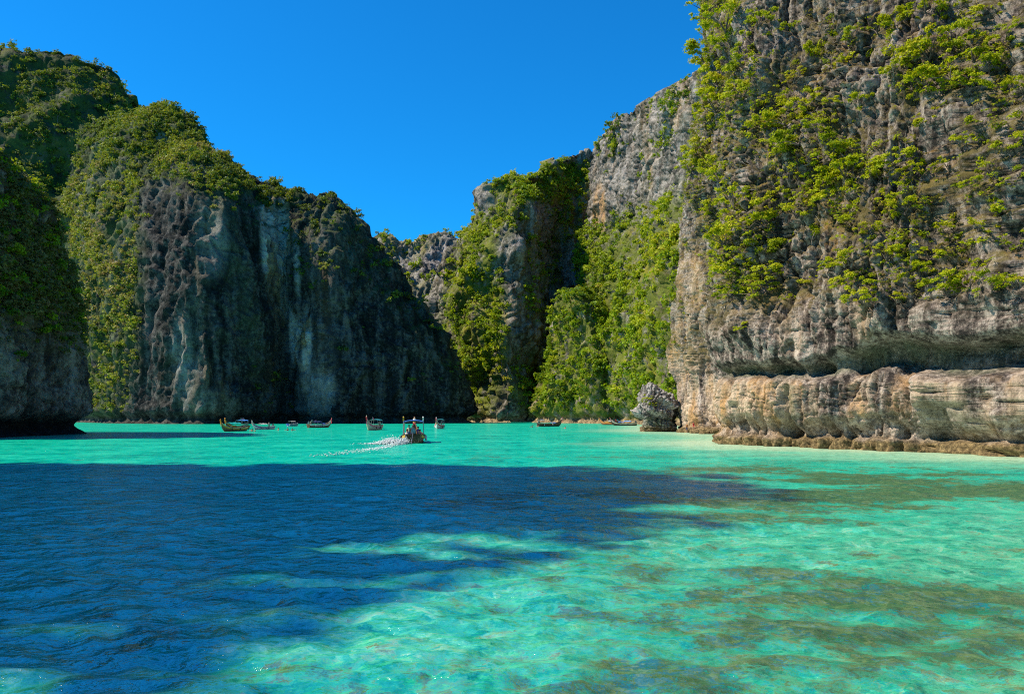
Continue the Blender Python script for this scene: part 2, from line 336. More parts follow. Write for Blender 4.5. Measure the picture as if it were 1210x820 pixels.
def r6_disp(p, n, u, front):
    px, py = proj(p); z = p[:, 2]
    up = sstep(8.5, 13, z)
    d = crag(p, front, 300, sstep(14, 22, z))
    colm = fbm(p, (1 / 1.1, 1 / 1.1, 1 / 7.), 350, 3, .5, True)           # hanging columns just above the notch
    d += .6 * colm * (gauss(z, 12.0, 3) + .9 * gauss(z, 4.2, 1.8))
    d *= .55 + .45 * np.maximum(up, .6 * (1 - sstep(5.2, 6.8, z)))
    d *= 1 - .45 * sstep(6.3, 7.0, z) * (1 - sstep(9.0, 9.9, z)) * sstep(118, 84, p[:, 1])
    h = np.stack([n[:, 0], n[:, 1], np.zeros(len(n))], 1); h /= np.linalg.norm(h, axis=1, keepdims=True) + 1e-6
    zz = z + .9 * perlin(p, (.13, .13, .0), 360) + .45 * perlin(p, (.5, .5, .0), 361) + .12 * fbm(p, (.6, .6, .2), 363, 2, .5, True)
    seen = sstep(118, 84, p[:, 1])                                        # the sea-cut notch dies out towards the far corner
    zt = 7.95 + 1.3 * sstep(79, 66, p[:, 1]); zb = 7.05 - .25 * sstep(80, 66, p[:, 1]); zm = (zt + zb) / 2
    prof = -(2.2 - .9 * perlin(p, (.35, .35, .35), 364) - .5 * perlin(p, (.9, .9, .6), 365)) * sstep(zb - .5, zb + .5, zz) * (1 - sstep(zt - .55, zt + .25, zz)) * (1 - .85 * gauss(px, 990, 16)) * (.55 + .45 * sstep(955, 1020, px))
    prof += .9 * sstep(1.3, 3.6, zz) * (1 - sstep(zb - 1.0, zb + .2, zz))                                # bulging pale apron below the notch
    prof += .9 * sstep(zt - .1, zt + .8, zz) * (1 - sstep(zt + 2, zt + 9, zz))
    prof -= .35 * gauss(zz, 1.6, .6)
    prof *= seen
    prof += .55 * (1 - sstep(.8, 1.2, z + .3 * fbm(p, (.22, .22, 0), 362, 4, .6)))   # oyster-covered step at the waterline
    for cx, wd, z0, z1, dp in ((936, 4.5, 1., 6.0, 1.8), (1112, 18, 1., 4.0, 1.3), (1187, 4, 1, 6, 1.4), (1150, 3, 1, 5, .8)):
        prof -= dp * gauss(px, cx, wd) * sstep(z0 - .4, z0 + .3, z) * (1 - sstep(z1 - .8, z1 + .3, z)) * seen
    for cx, cy, rr, dp in ((1062, 440, 13, 1.6), (1197, 423, 9, 2.2), (1172, 405, 6, 1.0), (968, 440, 9, .8)):
        prof -= dp * np.exp(-(((px - cx) / rr) ** 2 + ((py - cy) / (rr * .8)) ** 2))
    # larger ledges and gullies of the wall
    prof -= .38 * seen * (1 - up) * np.exp(-np.abs(perlin(p, (.38, .38, .06), 366)) * 12) * (z > 1.0)
    prof += up * (1.3 * perlin(p, (1 / 14, 1 / 14, 1 / 9.), 371) + 1.5 * fbm(p, (1 / 9., 1 / 9., 1 / 30.), 372, 2, .5, True))
    return p + n * d[:, None] + h * prof[:, None]
def r6_masks(p, n, px, py):
    z = p[:, 2]; nz = fbm(p, (.12, .12, .2), 381, 3)
    zz = z + .9 * perlin(p, (.13, .13, .0), 360)
    grn = sstep(6.5, 7.2, zz) * (1 - sstep(7.7 + 1.3 * sstep(79, 66, p[:, 1]), 8.2 + 1.3 * sstep(79, 66, p[:, 1]), zz)) * sstep(118, 84, p[:, 1]) * (.65 + .35 * sstep(-.1, .2, perlin(p, (.5, .5, .15), 392)))
    grn = np.maximum(grn, .6 * gauss(px, 936, 6) * (z < 6)); grn = np.maximum(grn, .6 * gauss(px, 1115, 26) * sstep(5.2, 3.2, z) * (z > .8))  # grey-green also at two of the columns cut into the foot
    st = 1.1 * sstep(7.2, 5.9, zz) * sstep(-.7, .0, nz) * (.35 + .65 * sstep(1.8, 3.6, zz + .8 * nz)) + blobs(px, py, [(810, 440, 30, 80, 1), (830, 480, 40, 45, 1), (815, 330, 22, 50, .9), (935, 395, 20, 30, .5), (905, 180, 20, 22, .9), (1020, 380, 15, 30, .5)])
    veg = .9 * sstep(-.3, .3, nz + n[:, 2] * .7) * sstep(10, 16, z)
    dens = sstep(.0, .5, nz + .5 * n[:, 2] + .25 * perlin(p, (.35, .35, .4), 390)) * sstep(13, 19, z)
    dens = dens * .5 + blobs(px, py, [(818, 90, 34, 160, 1.3), (815, 200, 26, 60, .8), (860, 80, 60, 110, .7), (940, 160, 60, 60, .8), (880, 290, 60, 80, .9), (990, 205, 55, 50, .8), (1120, 80, 100, 50, .8), (1100, 310, 120, 55, .8), (1060, 220, 70, 60, .6), (1180, 200, 50, 60, .5)]) * .55
    return dict(stain=np.clip(st, 0, 1), veg=veg, greygreen=np.clip(grn, 0, 1), dens=dens)
cliff('sunlit_limestone_cliff', r6_cols(), 580, 620, (1, .3), r6_disp, M['rock_near'], r6_masks, 40, vfrac=([0, .03, .10, .30, .40, .89, 1], [0, .03, .082, .122, .18, .62, 1]), frac=([0, .03, .07, .76, .95, 1], [0, .13, .27, .66, .88, 1]))

# ---- shaded wall across the lagoon
L1 = [col(88, 430, (80, 400, 432), (76, 330, 434), (78, 250, 438), (90, 190, 444), (105, 150, 452)),
      col(105, 385, (95, 400, 388), (92, 300, 395), (100, 220, 405), (115, 170, 425), (125, 138, 445)),
      col(140, 345, (130, 400, 348), (125, 300, 356), (135, 220, 368), (145, 170, 395), (155, 133, 430)),
      col(190, 322, (190, 400, 325), (188, 300, 330), (190, 235, 342), (188, 180, 375), (185, 131, 420)),
      col(240, 318, (240, 400, 321), (238, 300, 325), (236, 235, 332), (225, 188, 360), (218, 141, 410)),
      col(285, 326, (283, 400, 328), (280, 300, 332), (275, 240, 338), (262, 208, 358), (250, 178, 395)),
      col(318, 340, (316, 400, 342), (314, 300, 345), (310, 250, 350), (303, 230, 362), (298, 215, 380)),
      col(334, 354, (334, 400, 356), (334, 300, 360), (333, 240, 366), (332, 228, 372), (331, 221, 382)),
      col(365, 345, (365, 400, 348), (365, 320, 352), (366, 270, 360), (366, 245, 366), (368, 235, 376)),
      col(400, 340, (400, 400, 343), (400, 330, 347), (398, 280, 355), (396, 255, 362), (393, 234, 375)),
      col(440, 344, (438, 420, 347), (436, 370, 350), (434, 320, 356), (432, 290, 362), (428, 264, 372)),
      col(480, 348, (478, 440, 350), (476, 400, 353), (474, 370, 357), (470, 345, 362), (464, 312, 370)),
      col(515, 352, (514, 470, 353), (512, 440, 355), (510, 420, 357), (506, 400, 360), (500, 368, 366)),
      col(538, 356, (537, 480, 357), (536, 460, 358), (535, 450, 359), (533, 440, 360), (528, 402, 364)),
      col(552, 362, (551, 490, 363), (550, 480, 364), (549, 470, 365), (547, 455, 368), (545, 430, 372)),
      col(548, 390, (548, 490, 391), (548, 480, 392), (547, 470, 393), (546, 460, 394), (544, 440, 397))]
def l1_disp(p, n, u, front):
    d = karst(p, n, front, 4.2, 500, .5, 1.1, .4, .15, .8)
    d += 1.2 * fbm(p, (1 / 5., 1 / 5., 1 / 60.), 540, 3, .6, True)
    return p + n * d[:, None] + notch(p, n, 4.0, 2.0, 2.0)
def l1_masks(p, n, px, py):
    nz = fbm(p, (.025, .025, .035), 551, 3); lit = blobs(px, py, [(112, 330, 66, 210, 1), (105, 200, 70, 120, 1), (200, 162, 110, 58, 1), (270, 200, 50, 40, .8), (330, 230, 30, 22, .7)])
    up = np.clip((n[:, 2] - .2) * 2, 0, 1)
    gap = sstep(-.28, .12, fbm(p, (.06, .06, .045), 557, 3))
    crest = up * sstep(.55, .75, p[:, 2] / np.interp(px, [75, 150, 300, 400, 470, 540], [140, 165, 118, 104, 70, 24]))
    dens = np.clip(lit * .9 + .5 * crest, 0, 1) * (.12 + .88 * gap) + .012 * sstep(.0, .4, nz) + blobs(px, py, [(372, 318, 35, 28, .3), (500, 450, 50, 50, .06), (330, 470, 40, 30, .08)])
    st = .35 * sstep(.05, .4, fbm(p, (.05, .05, .008), 552, 3)) * sstep(520, 120, px) + blobs(px, py, [(318, 275, 12, 60, 1), (335, 300, 10, 90, 1.2), (348, 350, 8, 90, 1.2), (362, 400, 7, 50, 1), (215, 420, 14, 60, .8), (235, 460, 40, 40, .5), (375, 470, 30, 40, .5), (250, 280, 25, 60, .3), (190, 140, 30, 40, .5), (105, 260, 20, 60, .6)])
    return dict(stain=np.clip(st, 0, 1), veg=np.clip(lit * .9 + crest + .03, 0, 1), greygreen=np.clip(.35 * sstep(.0, .4, fbm(p, (.04, .04, .006), 553, 2)) - blobs(px, py, [(345, 330, 24, 110, 1)]), 0, 1), dens=np.clip(dens, 0, 1))
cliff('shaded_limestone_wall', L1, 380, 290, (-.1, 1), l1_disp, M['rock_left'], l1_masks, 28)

# ---- forested peak behind it
LB = [col(-160, 500, (-160, 300, 520), (-155, 150, 560), (-150, 40, 600)), col(-70, 500, (-70, 300, 520), (-65, 150, 560), (-60, 42, 600)), col(0, 505, (0, 300, 520), (0, 150, 560), (0, 52, 600)),
      col(40, 510, (38, 300, 525), (35, 160, 560), (32, 62, 600)), col(80, 520, (75, 300, 532), (70, 160, 565), (62, 58, 605)), col(110, 535, (105, 300, 545), (98, 160, 570), (92, 61, 605)),
      col(140, 555, (138, 300, 562), (130, 170, 580), (122, 72, 605)), col(168, 575, (165, 300, 580), (152, 180, 590), (144, 90, 606)), col(185, 600, (182, 300, 603), (166, 200, 606), (153, 116, 612)), col(195, 640, (192, 300, 640), (176, 200, 645), (158, 130, 650))]
def gen_disp(S, seed, **k):
    def f(p, n, u, front): return p + n * karst(p, n, front, S, seed, **k)[:, None] + notch(p, n, 3.0, 2.0, 1.8)
    return f
def lb_masks(p, n, px, py):
    nz = fbm(p, (.02, .02, .03), 601, 3)
    return dict(stain=.3 * sstep(0, .4, nz), veg=np.ones(len(p)), greygreen=np.zeros(len(p)), dens=np.clip(.75 + .3 * nz, 0, 1) * (.2 + .8 * sstep(-.3, .1, fbm(p, (.04, .04, .04), 607, 3))))
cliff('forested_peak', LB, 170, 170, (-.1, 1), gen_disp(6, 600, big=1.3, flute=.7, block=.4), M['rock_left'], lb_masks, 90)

# ---- rock headland rising from the water, off its lagoon side in shade
L0 = [[(-122, 101, -3), (-122, 102, 30), (-126, 104, 60)], [(-92, 101, -3), (-94, 102, 20), (-99, 106, 45), (-107, 110, 64)],
      [(-74, 105, -3), (-74.5, 106, 12), (-78, 108, 28), (-86, 111, 46), (-99, 116, 68)], [(-71, 115, -3), (-71.5, 116, 10), (-74, 117, 25), (-79, 119, 40), (-86, 121, 52), (-100, 124, 72)],
      [(-70.8, 127, -3), (-71, 127, 10), (-73.5, 128, 25), (-78, 129, 38), (-85, 130, 47), (-100, 131, 60)], [(-71.6, 137, -3), (-71.3, 137, 9), (-73.6, 137, 22), (-77, 137, 37), (-80.5, 137, 43), (-88, 137, 49), (-100, 138, 57)],
      [(-76, 146, -3), (-77, 146, 15), (-82, 146, 33), (-94, 146, 46), (-103, 146, 52)], [(-100, 153, -3), (-101, 153, 25), (-106, 153, 52)]]
L0 = [[(x - 1.9, y, z) for x, y, z in c] for c in L0]
def l0_disp(p, n, u, front):
    d = karst(p, n, front, 1.8, 700, .55, .9, .9, .3, 1.0) * .8
    return p + n * d[:, None] + notch(p, n, 3.0, 1.6, 1.3)
def l0_masks(p, n, px, py):
    nz = fbm(p, (.06, .06, .08), 701, 3)
    return dict(stain=.5 * sstep(-.1, .3, nz), veg=np.clip(.55 + nz, 0, 1) * sstep(8, 16, p[:, 2]), greygreen=.8 * sstep(3.5, 1.5, p[:, 2]), dens=np.clip(.55 + .8 * nz + .4 * n[:, 2], 0, 1) * sstep(10, 22, p[:, 2]))
cliff('dark_rock_headland', L0, 220, 300, (-1, .1), l0_disp, M['rock_brown'], l0_masks, 25, frac=([0, .1, .9, 1], [0, .3, .8, 1]))

# ---- headland beside the boat, out of the picture, whose shadow lies across the water
def s_cols():
    out = []
    for y, x, H in ((75, -150, 30), (58, -110, 36), (46, -80, 66), (42, -72, 84), (36, -68, 88), (30, -66, 88), (25, -64, 80), (20, -62, 71), (15, -61, 63), (9.5, -60, 60), (4, -60, 58), (-20, -62, 60), (-60, -66, 70), (-100, -72, 70), (-150, -90, 60)):
        out.append([(x + 22, y, -3), (x + 20, y, 12), (x + 14, y, 35), (x + 4, y, H * .8), (x, y, H)])
    return out
def s_masks(p, n, px, py):
    nz = fbm(p, (.06, .06, .08), 721, 3); o = np.ones(len(p))
    return dict(stain=.3 * o, veg=.8 * o, greygreen=0 * o, dens=sstep(45, 58, p[:, 2]))
cliff('neighbouring_headland', s_cols(), 120, 90, (-1, 0), gen_disp(2.2, 720, big=.7, block=.5), M['rock_brown'], s_masks, 30)

# ---- far end of the lagoon
F3 = [col(x, 560, (x, 400, 565), (x, 340, 580), (rx, ry + 12, 612), (rx, ry, 625)) for x, rx, ry in ((400, 405, 330), (425, 430, 290), (447, 447, 279), (462, 462, 277), (476, 476, 285), (486, 486, 286), (500, 500, 281), (518, 518, 279), (531, 531, 280), (541, 541, 288), (550, 550, 300), (575, 575, 312), (610, 610, 330))]
def f3_masks(p, n, px, py):
    nz = fbm(p, (.03, .03, .02), 801, 3)
    return dict(stain=.35 * sstep(0, .4, nz), veg=np.clip(.3 + nz, 0, 1), greygreen=0 * nz, dens=np.clip(.18 + .8 * nz + .8 * sstep(305, 345, py), 0, 1))
cliff('lagoon_head_cliff', F3, 150, 150, (0, 1), gen_disp(4, 800, big=.9, flute=1.3, block=.7), M['rock_mid'], f3_masks, 60)

# ---- buttress in the middle of the far shore
M4 = [col(505, 520, (508, 400, 520), (515, 350, 522), (520, 320, 525), (530, 305, 530)), col(530, 470, (525, 400, 472), (524, 350, 474), (530, 310, 480), (545, 297, 490)),
      col(552, 435, (548, 420, 437), (545, 360, 442), (552, 310, 452), (562, 285, 470), (566, 270, 480)), col(578, 415, (575, 420, 418), (570, 350, 424), (568, 300, 434), (572, 262, 445), (580, 226, 460)),
      col(600, 404, (600, 420, 406), (605, 350, 410), (606, 300, 416), (607, 250, 424), (604, 214, 460)), col(618, 412, (618, 420, 415), (618, 350, 419), (618, 300, 426), (618, 250, 434), (632, 203, 490)),
      col(645, 462, (645, 420, 464), (645, 350, 466), (642, 300, 470), (645, 255, 474), (660, 190, 520)), col(675, 500, (675, 420, 502), (675, 350, 504), (672, 300, 506), (672, 260, 508), (690, 180, 545)),
      col(705, 500, (705, 420, 505), (705, 350, 508), (704, 300, 510), (706, 260, 512), (714, 176, 550))]
def m4_masks(p, n, px, py):
    nz = fbm(p, (.035, .035, .03), 821, 3)
    dens = blobs(px, py, [(560, 400, 45, 130, .95), (565, 300, 30, 60, .8), (640, 215, 75, 32, 1), (600, 245, 30, 40, .5), (650, 450, 60, 50, .6), (640, 330, 30, 80, .35), (670, 250, 30, 50, .5), (545, 470, 30, 40, .8)])
    return dict(stain=.35 * sstep(0, .4, nz) + blobs(px, py, [(550, 370, 20, 60, .5)]), veg=np.clip(dens + .2, 0, 1), greygreen=0 * nz, dens=np.clip(dens * (.75 + nz) + .12 * sstep(0, .4, nz), 0, 1) * (.15 + .85 * sstep(-.25, .12, fbm(p, (.07, .07, .04), 827, 3))))
cliff('middle_buttress', M4, 260, 270, (.1, 1), gen_disp(4.2, 820, big=1.1, flute=1.2, block=.8, strata=.2), M['rock_mid'], m4_masks, 60)

# ---- tall cliff with green slopes on the sunny shore
M5 = [col(712, 540, (712, 400, 540), (712, 330, 540), (712, 250, 542), (716, 178, 545)), col(676, 475, (680, 420, 478), (688, 330, 482), (703, 268, 486), (706, 220, 490), (710, 180, 494)),
      col(690, 420, (692, 400, 426), (692, 320, 440), (706, 262, 446), (708, 220, 450), (718, 158, 455)), col(705, 370, (707, 400, 380), (715, 330, 400), (735, 262, 418), (738, 210, 422), (742, 136, 430)),
      col(735, 320, (738, 400, 330), (750, 330, 350), (768, 255, 372), (770, 200, 378), (772, 116, 390)), col(770, 285, (772, 400, 293), (785, 320, 310), (800, 240, 335), (800, 180, 342), (802, 102, 355)),
      col(810, 245, (815, 400, 252), (825, 320, 268), (835, 240, 290), (836, 170, 300), (838, 85, 318)), col(880, 200, (885, 400, 208), (890, 320, 225), (900, 240, 250), (900, 150, 260), (900, 60, 280))]
def m5_masks(p, n, px, py):
    nz = fbm(p, (.04, .04, .03), 841, 3); rockline = 262 - .55 * np.clip(px - 735, -60, 90)
    lowv = sstep(-25, 35, py - rockline + 30 * nz)
    dens = lowv * np.clip(.85 + .9 * nz, .05, 1) + (1 - lowv) * .30 * sstep(.0, .4, nz) + blobs(px, py, [(725, 170, 25, 25, .3), (700, 300, 22, 40, .6), (798, 150, 22, 60, .35)])
    return dict(stain=np.clip(.35 * sstep(0, .4, nz) + blobs(px, py, [(708, 250, 9, 40, 1.2), (740, 480, 90, 30, .6)]), 0, 1), veg=np.clip(lowv + .15, 0, 1), greygreen=0 * nz, dens=np.clip(dens, 0, 1) * (.12 + .88 * sstep(-.3, .1, fbm(p, (.07, .07, .045), 847, 3))))
cliff('sunny_shore_cliff', M5, 260, 340, (.8, .6), gen_disp(3.6, 840, big=.9, flute=1.35, block=.8, strata=.15), M['rock_mid'], m5_masks, 60)
M6 = [col(626, 425, (628, 485, 426), (630, 472, 427), (634, 462, 430)), col(640, 388, (641, 460, 390), (646, 430, 393), (652, 412, 398)), col(662, 362, (662, 450, 364), (664, 410, 368), (667, 375, 374), (672, 358, 382)),
      col(690, 346, (688, 440, 349), (686, 390, 354), (685, 360, 360), (688, 343, 372)), col(712, 337, (710, 440, 342), (706, 400, 348), (704, 375, 358), (700, 355, 376)), col(738, 338, (732, 440, 348), (724, 420, 358), (716, 395, 376))]
def m6_masks(p, n, px, py):
    nz = fbm(p, (.05, .05, .05), 861, 3); return dict(stain=.3 + 0 * nz, veg=1 + 0 * nz, greygreen=0 * nz, dens=np.clip(.85 + nz, 0, 1) * sstep(494, 484, py))
cliff('wooded_spur', M6, 130, 120, (.6, .8), gen_disp(3, 860, big=.9, block=.6), M['rock_mid'], m6_masks, 25)
# ------------------------------------------------------------------ water: one sheet, fine near the camera
def water():
    R = np.r_[0.5, 2, 3, np.geomspace(4, 170, 400), np.geomspace(180, 6000, 50)]
    a = np.radians(np.r_[np.linspace(-180, -44, 40), np.linspace(-43, 43, 400), np.linspace(44, 180, 40)])
    nr, na = len(R), len(a)
    RR, AA = np.meshgrid(R, a, indexing='ij'); X = RR * np.sin(AA); Y = RR * np.cos(AA)
    p = np.stack([X.ravel(), Y.ravel(), np.zeros(X.size)], 1); cell = np.maximum(np.gradient(R)[:, None] * np.ones(na), RR * np.abs(np.gradient(a))[None]).ravel()
    wp = p + np.stack([perlin(p, (.25, .3, 1), 901), perlin(p, (.25, .3, 1), 902), 0 * p[:, 0]], 1) * .6
    rot = lambda q, t: np.stack([q[:, 0] * math.cos(t) - q[:, 1] * math.sin(t), q[:, 0] * math.sin(t) + q[:, 1] * math.cos(t), q[:, 2]], 1)
    z = np.zeros(len(p))
    for k, (lx, ly, am, th) in enumerate(((5.5, 3.4, .06, .15), (2.1, 1.35, .075, -.35), (1.0, .7, .06, .4), (.5, .36, .03, -.2), (.28, .2, .013, .3))):
        nse = perlin(rot(wp, th), (1 / lx, 1 / ly, 1), 910 + k); nse = 1 - 2 * np.sqrt(nse * nse + .004) - .4
        z += am * nse * sstep(.55 * ly, .22 * ly, cell)
    p[:, 2] = z
    x, y = p[:, 0], p[:, 1]
    foot = np.array([(62, 26), (47, 46), (37.8, 59), (34.4, 66), (30.3, 73), (27.2, 79), (24.2, 84.5), (24, 92), (28.5, 101), (35, 122), (37.5, 145), (33.4, 158), (30, 160), (48, 262), (75, 215)])
    dist = np.full(len(p), 1e9)
    for i in range(len(foot) - 1):
        A, B = foot[i], foot[i + 1]; t = np.clip(((x - A[0]) * (B - A)[0] + (y - A[1]) * (B - A)[1]) / ((B - A) ** 2).sum(), 0, 1)
        dist = np.minimum(dist, np.hypot(x - A[0] - t * (B - A)[0], y - A[1] - t * (B - A)[1]))
    n1 = fbm(p, (.05, .09, 1), 931, 3); n2 = fbm(p, (.16, .22, 1), 935, 3)
    shallow = sstep(19, 0, dist + 8 * n1)
    ppx, ppy = proj(np.stack([x, y, 0 * x], 1)); ppy = np.where(y > 1, ppy, 2000)
    # broad banks of coral and weed on the bottom, in metres
    cb = 0
    for cx, cy, rx, ry, v in ((10, 33, 12, 6, 1.), (4, 23, 7, 2.6, .9), (14, 26, 7, 3, .8), (7.5, 13, 3.0, 1.1, .95), (3, 11, 2.4, .8, .55), (9, 10, 4, 1.3, .9), (22, 44, 16, 4, .7), (20, 34, 12, 3, .6), (1, 16.5, 2.4, 1., .6), (5, 60, 14, 4, .3), (-8, 58, 12, 3, .2), (11, 17, 2.5, .8, .5), (-3.5, 9.6, 1.6, .5, .45), (6, 18.5, 2.0, .8, .5)):
        cb = np.maximum(cb, v * np.clip(1.5 - 1.3 * np.hypot((x - cx) / rx, (y - cy) / ry), 0, 1))
    reg = sstep(-9, 3, x) * sstep(70, 40, y); n3 = fbm(p, (.09, .14, 1), 937, 4, .6)
    coral = np.clip(cb * (.55 + .9 * n2) + reg * (.2 + 1.3 * n3 + .6 * n2), 0, 1) * (1 - shallow)
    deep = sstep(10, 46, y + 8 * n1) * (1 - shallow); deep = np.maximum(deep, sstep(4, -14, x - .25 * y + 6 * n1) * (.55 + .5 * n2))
    idx = np.arange(nr * na).reshape(nr, na); q = np.stack([idx[:-1, :-1], idx[:-1, 1:], idx[1:, 1:], idx[1:, :-1]], 2).reshape(-1, 4)[:, ::-1]
    t = NT('lagoon_water'); g = t.pos(); ps = (g, 'Position')
    wob = t.noise(t.mapping(ps, (1.0, 1.3, 0)), 2.6, 4, .65)                # the bottom seen wavering through the ripples
    off = t.n('VectorMath', {0: (wob, 1), 1: (.5, .5, .5)}, operation='SUBTRACT'); off = t.n('VectorMath', {0: off, 'Scale': 1.25}, operation='SCALE')
    q2 = t.n('VectorMath', {0: ps, 1: off}, operation='ADD'); q2 = t.mapping(q2, (1, 1, 0))
    nA = t.noise(q2, .95, 8, .74, .3); nB = t.noise(q2, 2.8, 6, .7, .7); nC = t.noise(q2, .16, 5, .6)
    sand = t.ramp(t.math('ADD', t.math('MULTIPLY', nA, .55), t.math('MULTIPLY', nB, .45)), [(.36, (.002, .13, .085)), (.455, (.015, .32, .18)), (.535, (.10, .50, .28)), (.62, (.50, .80, .52))])  # fine mottling also paints light and dark ripple lines into the bottom colour
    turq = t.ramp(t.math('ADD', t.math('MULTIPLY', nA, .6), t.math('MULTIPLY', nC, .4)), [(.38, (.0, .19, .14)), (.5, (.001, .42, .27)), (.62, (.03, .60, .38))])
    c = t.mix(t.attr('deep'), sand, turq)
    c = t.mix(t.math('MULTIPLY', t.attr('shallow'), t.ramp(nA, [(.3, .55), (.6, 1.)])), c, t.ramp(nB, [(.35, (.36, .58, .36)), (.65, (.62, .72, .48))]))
    cf = t.math('ADD', t.attr('coral'), t.math('MULTIPLY', t.math('SUBTRACT', nA, .5), 3.4))
    cf = t.math('ADD', cf, t.math('MULTIPLY', t.math('SUBTRACT', nB, .5), 1.4))
    c = t.mix(t.ramp(cf, [(.3, 0.), (.6, .92)]), c, t.ramp(nB, [(.35, (.008, .06, .035)), (.5, (.04, .105, .035)), (.66, (.13, .2, .06))]))
    b0 = t.n('Bump', {'Height': t.noise(t.mapping(ps, (1, 1.35, 1)), 1.1, 3, .5), 'Strength': .8, 'Distance': .3})
    b1 = t.n('Bump', {'Height': t.noise(t.mapping(ps, (1, 1.3, 1)), 3.8, 4, .55), 'Strength': .85, 'Distance': .1, 'Normal': b0})
    b2 = t.n('Bump', {'Height': t.noise(t.mapping(ps, (1, 1.2, 1)), 9.0, 3, .55), 'Strength': .4, 'Distance': .02, 'Normal': b1})
    fr = t.n('Fresnel', {'IOR': 1.33, 'Normal': b2}); fr = t.math('MINIMUM', t.math('MULTIPLY', fr, .95), .36)
    df = t.n('BsdfDiffuse', {'Color': c, 'Normal': b0}); gl = t.n('BsdfGlossy', {'Color': (1, 1, 1, 1), 'Roughness': .08, 'Normal': b2})
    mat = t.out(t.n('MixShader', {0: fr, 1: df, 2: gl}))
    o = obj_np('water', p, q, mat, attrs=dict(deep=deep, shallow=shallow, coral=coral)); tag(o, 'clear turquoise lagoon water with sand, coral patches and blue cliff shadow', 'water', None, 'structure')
water()

# ------------------------------------------------------------------ foliage
def leaf_cloud(centres, radii, n, size, rg, flat=.7, up=.35, tri=False):
    """n leaf sprays spread over lobes; returns verts, quads, tint"""
    centres = np.asarray(centres, float); radii = np.asarray(radii, float)
    k = rg.choice(len(centres), n, p=radii ** 2 / (radii ** 2).sum())
    d = rg.normal(size=(n, 3)); d /= np.linalg.norm(d, axis=1, keepdims=True); d[:, 2] = np.where(d[:, 2] < -.35, -d[:, 2], d[:, 2])
    r = radii[k] * (rg.random(n) ** .45) * (1 + .22 * rg.normal(size=n))
    c = centres[k] + d * r[:, None] * (1, 1, flat)
    nrm = d * .7 + rg.normal(size=(n, 3)) * .55 + (0, 0, up); nrm /= np.linalg.norm(nrm, axis=1, keepdims=True)
    a = np.cross(nrm, rg.normal(size=(n, 3))); a /= np.linalg.norm(a, axis=1, keepdims=True); b = np.cross(nrm, a)
    s = size * (.6 + .9 * rg.random(n))[:, None]; a *= s; b *= s * (.45 + .3 * rg.random(n))[:, None]
    V = np.stack([c - a, c - b * .9 + a * .1, c + a, c + b * .9 + a * .1], 1).reshape(-1, 3)
    lob = rg.random(len(centres)) * .35
    tint = np.clip(.32 + lob[k] + .2 * rg.normal(size=n) * .6 + .12 * (d[:, 2]), 0, 1)
    if tri: V = V.reshape(n, 4, 3)[:, (0, 1, 3)] * 1.0; V[:, 0] += a * .15; V[:, 1] += a * .45; V[:, 2] += a * .45; return V.reshape(-1, 3), np.arange(3 * n).reshape(n, 3), np.repeat(tint, 3)
    return V, np.arange(4 * n).reshape(n, 4), np.repeat(tint, 4)
def crown_lobes(rg, n, spread, r):
    c = []
    for i in range(n):
        a = rg.random() * 6.283; q = spread * rg.random() ** .5
        c.append((q * math.cos(a), q * math.sin(a), .1 + 1.0 * rg.random() * (1 - .3 * q / spread)))
    return np.array(c), r * (.6 + .8 * rg.random(n))

# unit plants: radius about 1, rooted at the origin
def shrub_variant(i, nleaf, size, nl=9):
    rg = np.random.default_rng(100 + i); nl = nl + 9; c, r = crown_lobes(rg, nl, 1.15, .2); r *= .55 + .9 * rg.random(len(r)); c[:, 2] = c[:, 2] * 1.1 - .1
    V, Q, T = leaf_cloud(c, r, nleaf, size, rg)
    m = MB()
    for k in range(min(nl, 6)):
        e = Vector(c[k]); m.tube([(0, 0, -.15), (e.x * .35, e.y * .35, e.z * .4), tuple(e * .95)], [.035, .025, .01], 5)
    return V, Q, T, m
SHRUB = []
for i in range(7):
    V, Q, T, m = shrub_variant(i, 1300 + 80 * i, .062, 9 + i % 4)
    fo = mesh_np('foliage', V, Q, M['leaf_bright'], smooth=False, attrs=dict(tint=T))
    st = m.build('stem', M['bark']); sm = st.data; bpy.data.objects.remove(st)
    SHRUB.append((fo, sm))
TREE = []
for i in range(7):
    rg = np.random.default_rng(200 + i); c, r = crown_lobes(rg, 8, .75, .42); c[:, 2] += .45
    V, Q, T = leaf_cloud(c, r, 700, .105, rg, .85)
    m = MB(); m.tube([(0, 0, -.5), (.03, .02, .3), (-.02, .03, .8)], [.07, .055, .03], 6)
    for k in range(4):
        e = Vector(c[k]); m.tube([(0, 0, .35 + .08 * k), tuple(e * .6 + Vector((0, 0, .2))), tuple(e)], [.035, .025, .01], 5)
    st = m.build('trunk', M['bark']); sm = st.data; bpy.data.objects.remove(st)
    TREE.append((V, Q, T, sm))
TREEMESH = {}
def tree_mesh(i, mat):
    if (i, mat) not in TREEMESH: V, Q, T, sm = TREE[i]; TREEMESH[(i, mat)] = mesh_np('crown', V, Q, M[mat], smooth=False, attrs=dict(tint=T))
    return TREEMESH[(i, mat)]

def plant(kind, loc, s, names, meshes, label, cat, group, sz=1.0, tilt=(0, 0)):
    e = empty(kind, loc, rnd.random() * 6.283, s); e.scale = (s, s, s * sz); e.rotation_euler[0] = tilt[0]; e.rotation_euler[1] = tilt[1]
    tag(e, label, cat, group)
    for nm, me in zip(names, meshes): link(bpy.data.objects.new(nm, me), e)
    return e

def bvh(c): return BVHTree.FromPolygons([tuple(v) for v in c['p']], [tuple(q) for q in c['Q']])
def ray(b, px, py):
    d = Vector(((px - CX) / F, 1, (HY - py) / F)).normalized(); h = b.ray_cast(Vector((0, 0, CH)), d)
    return h[0], h[1]

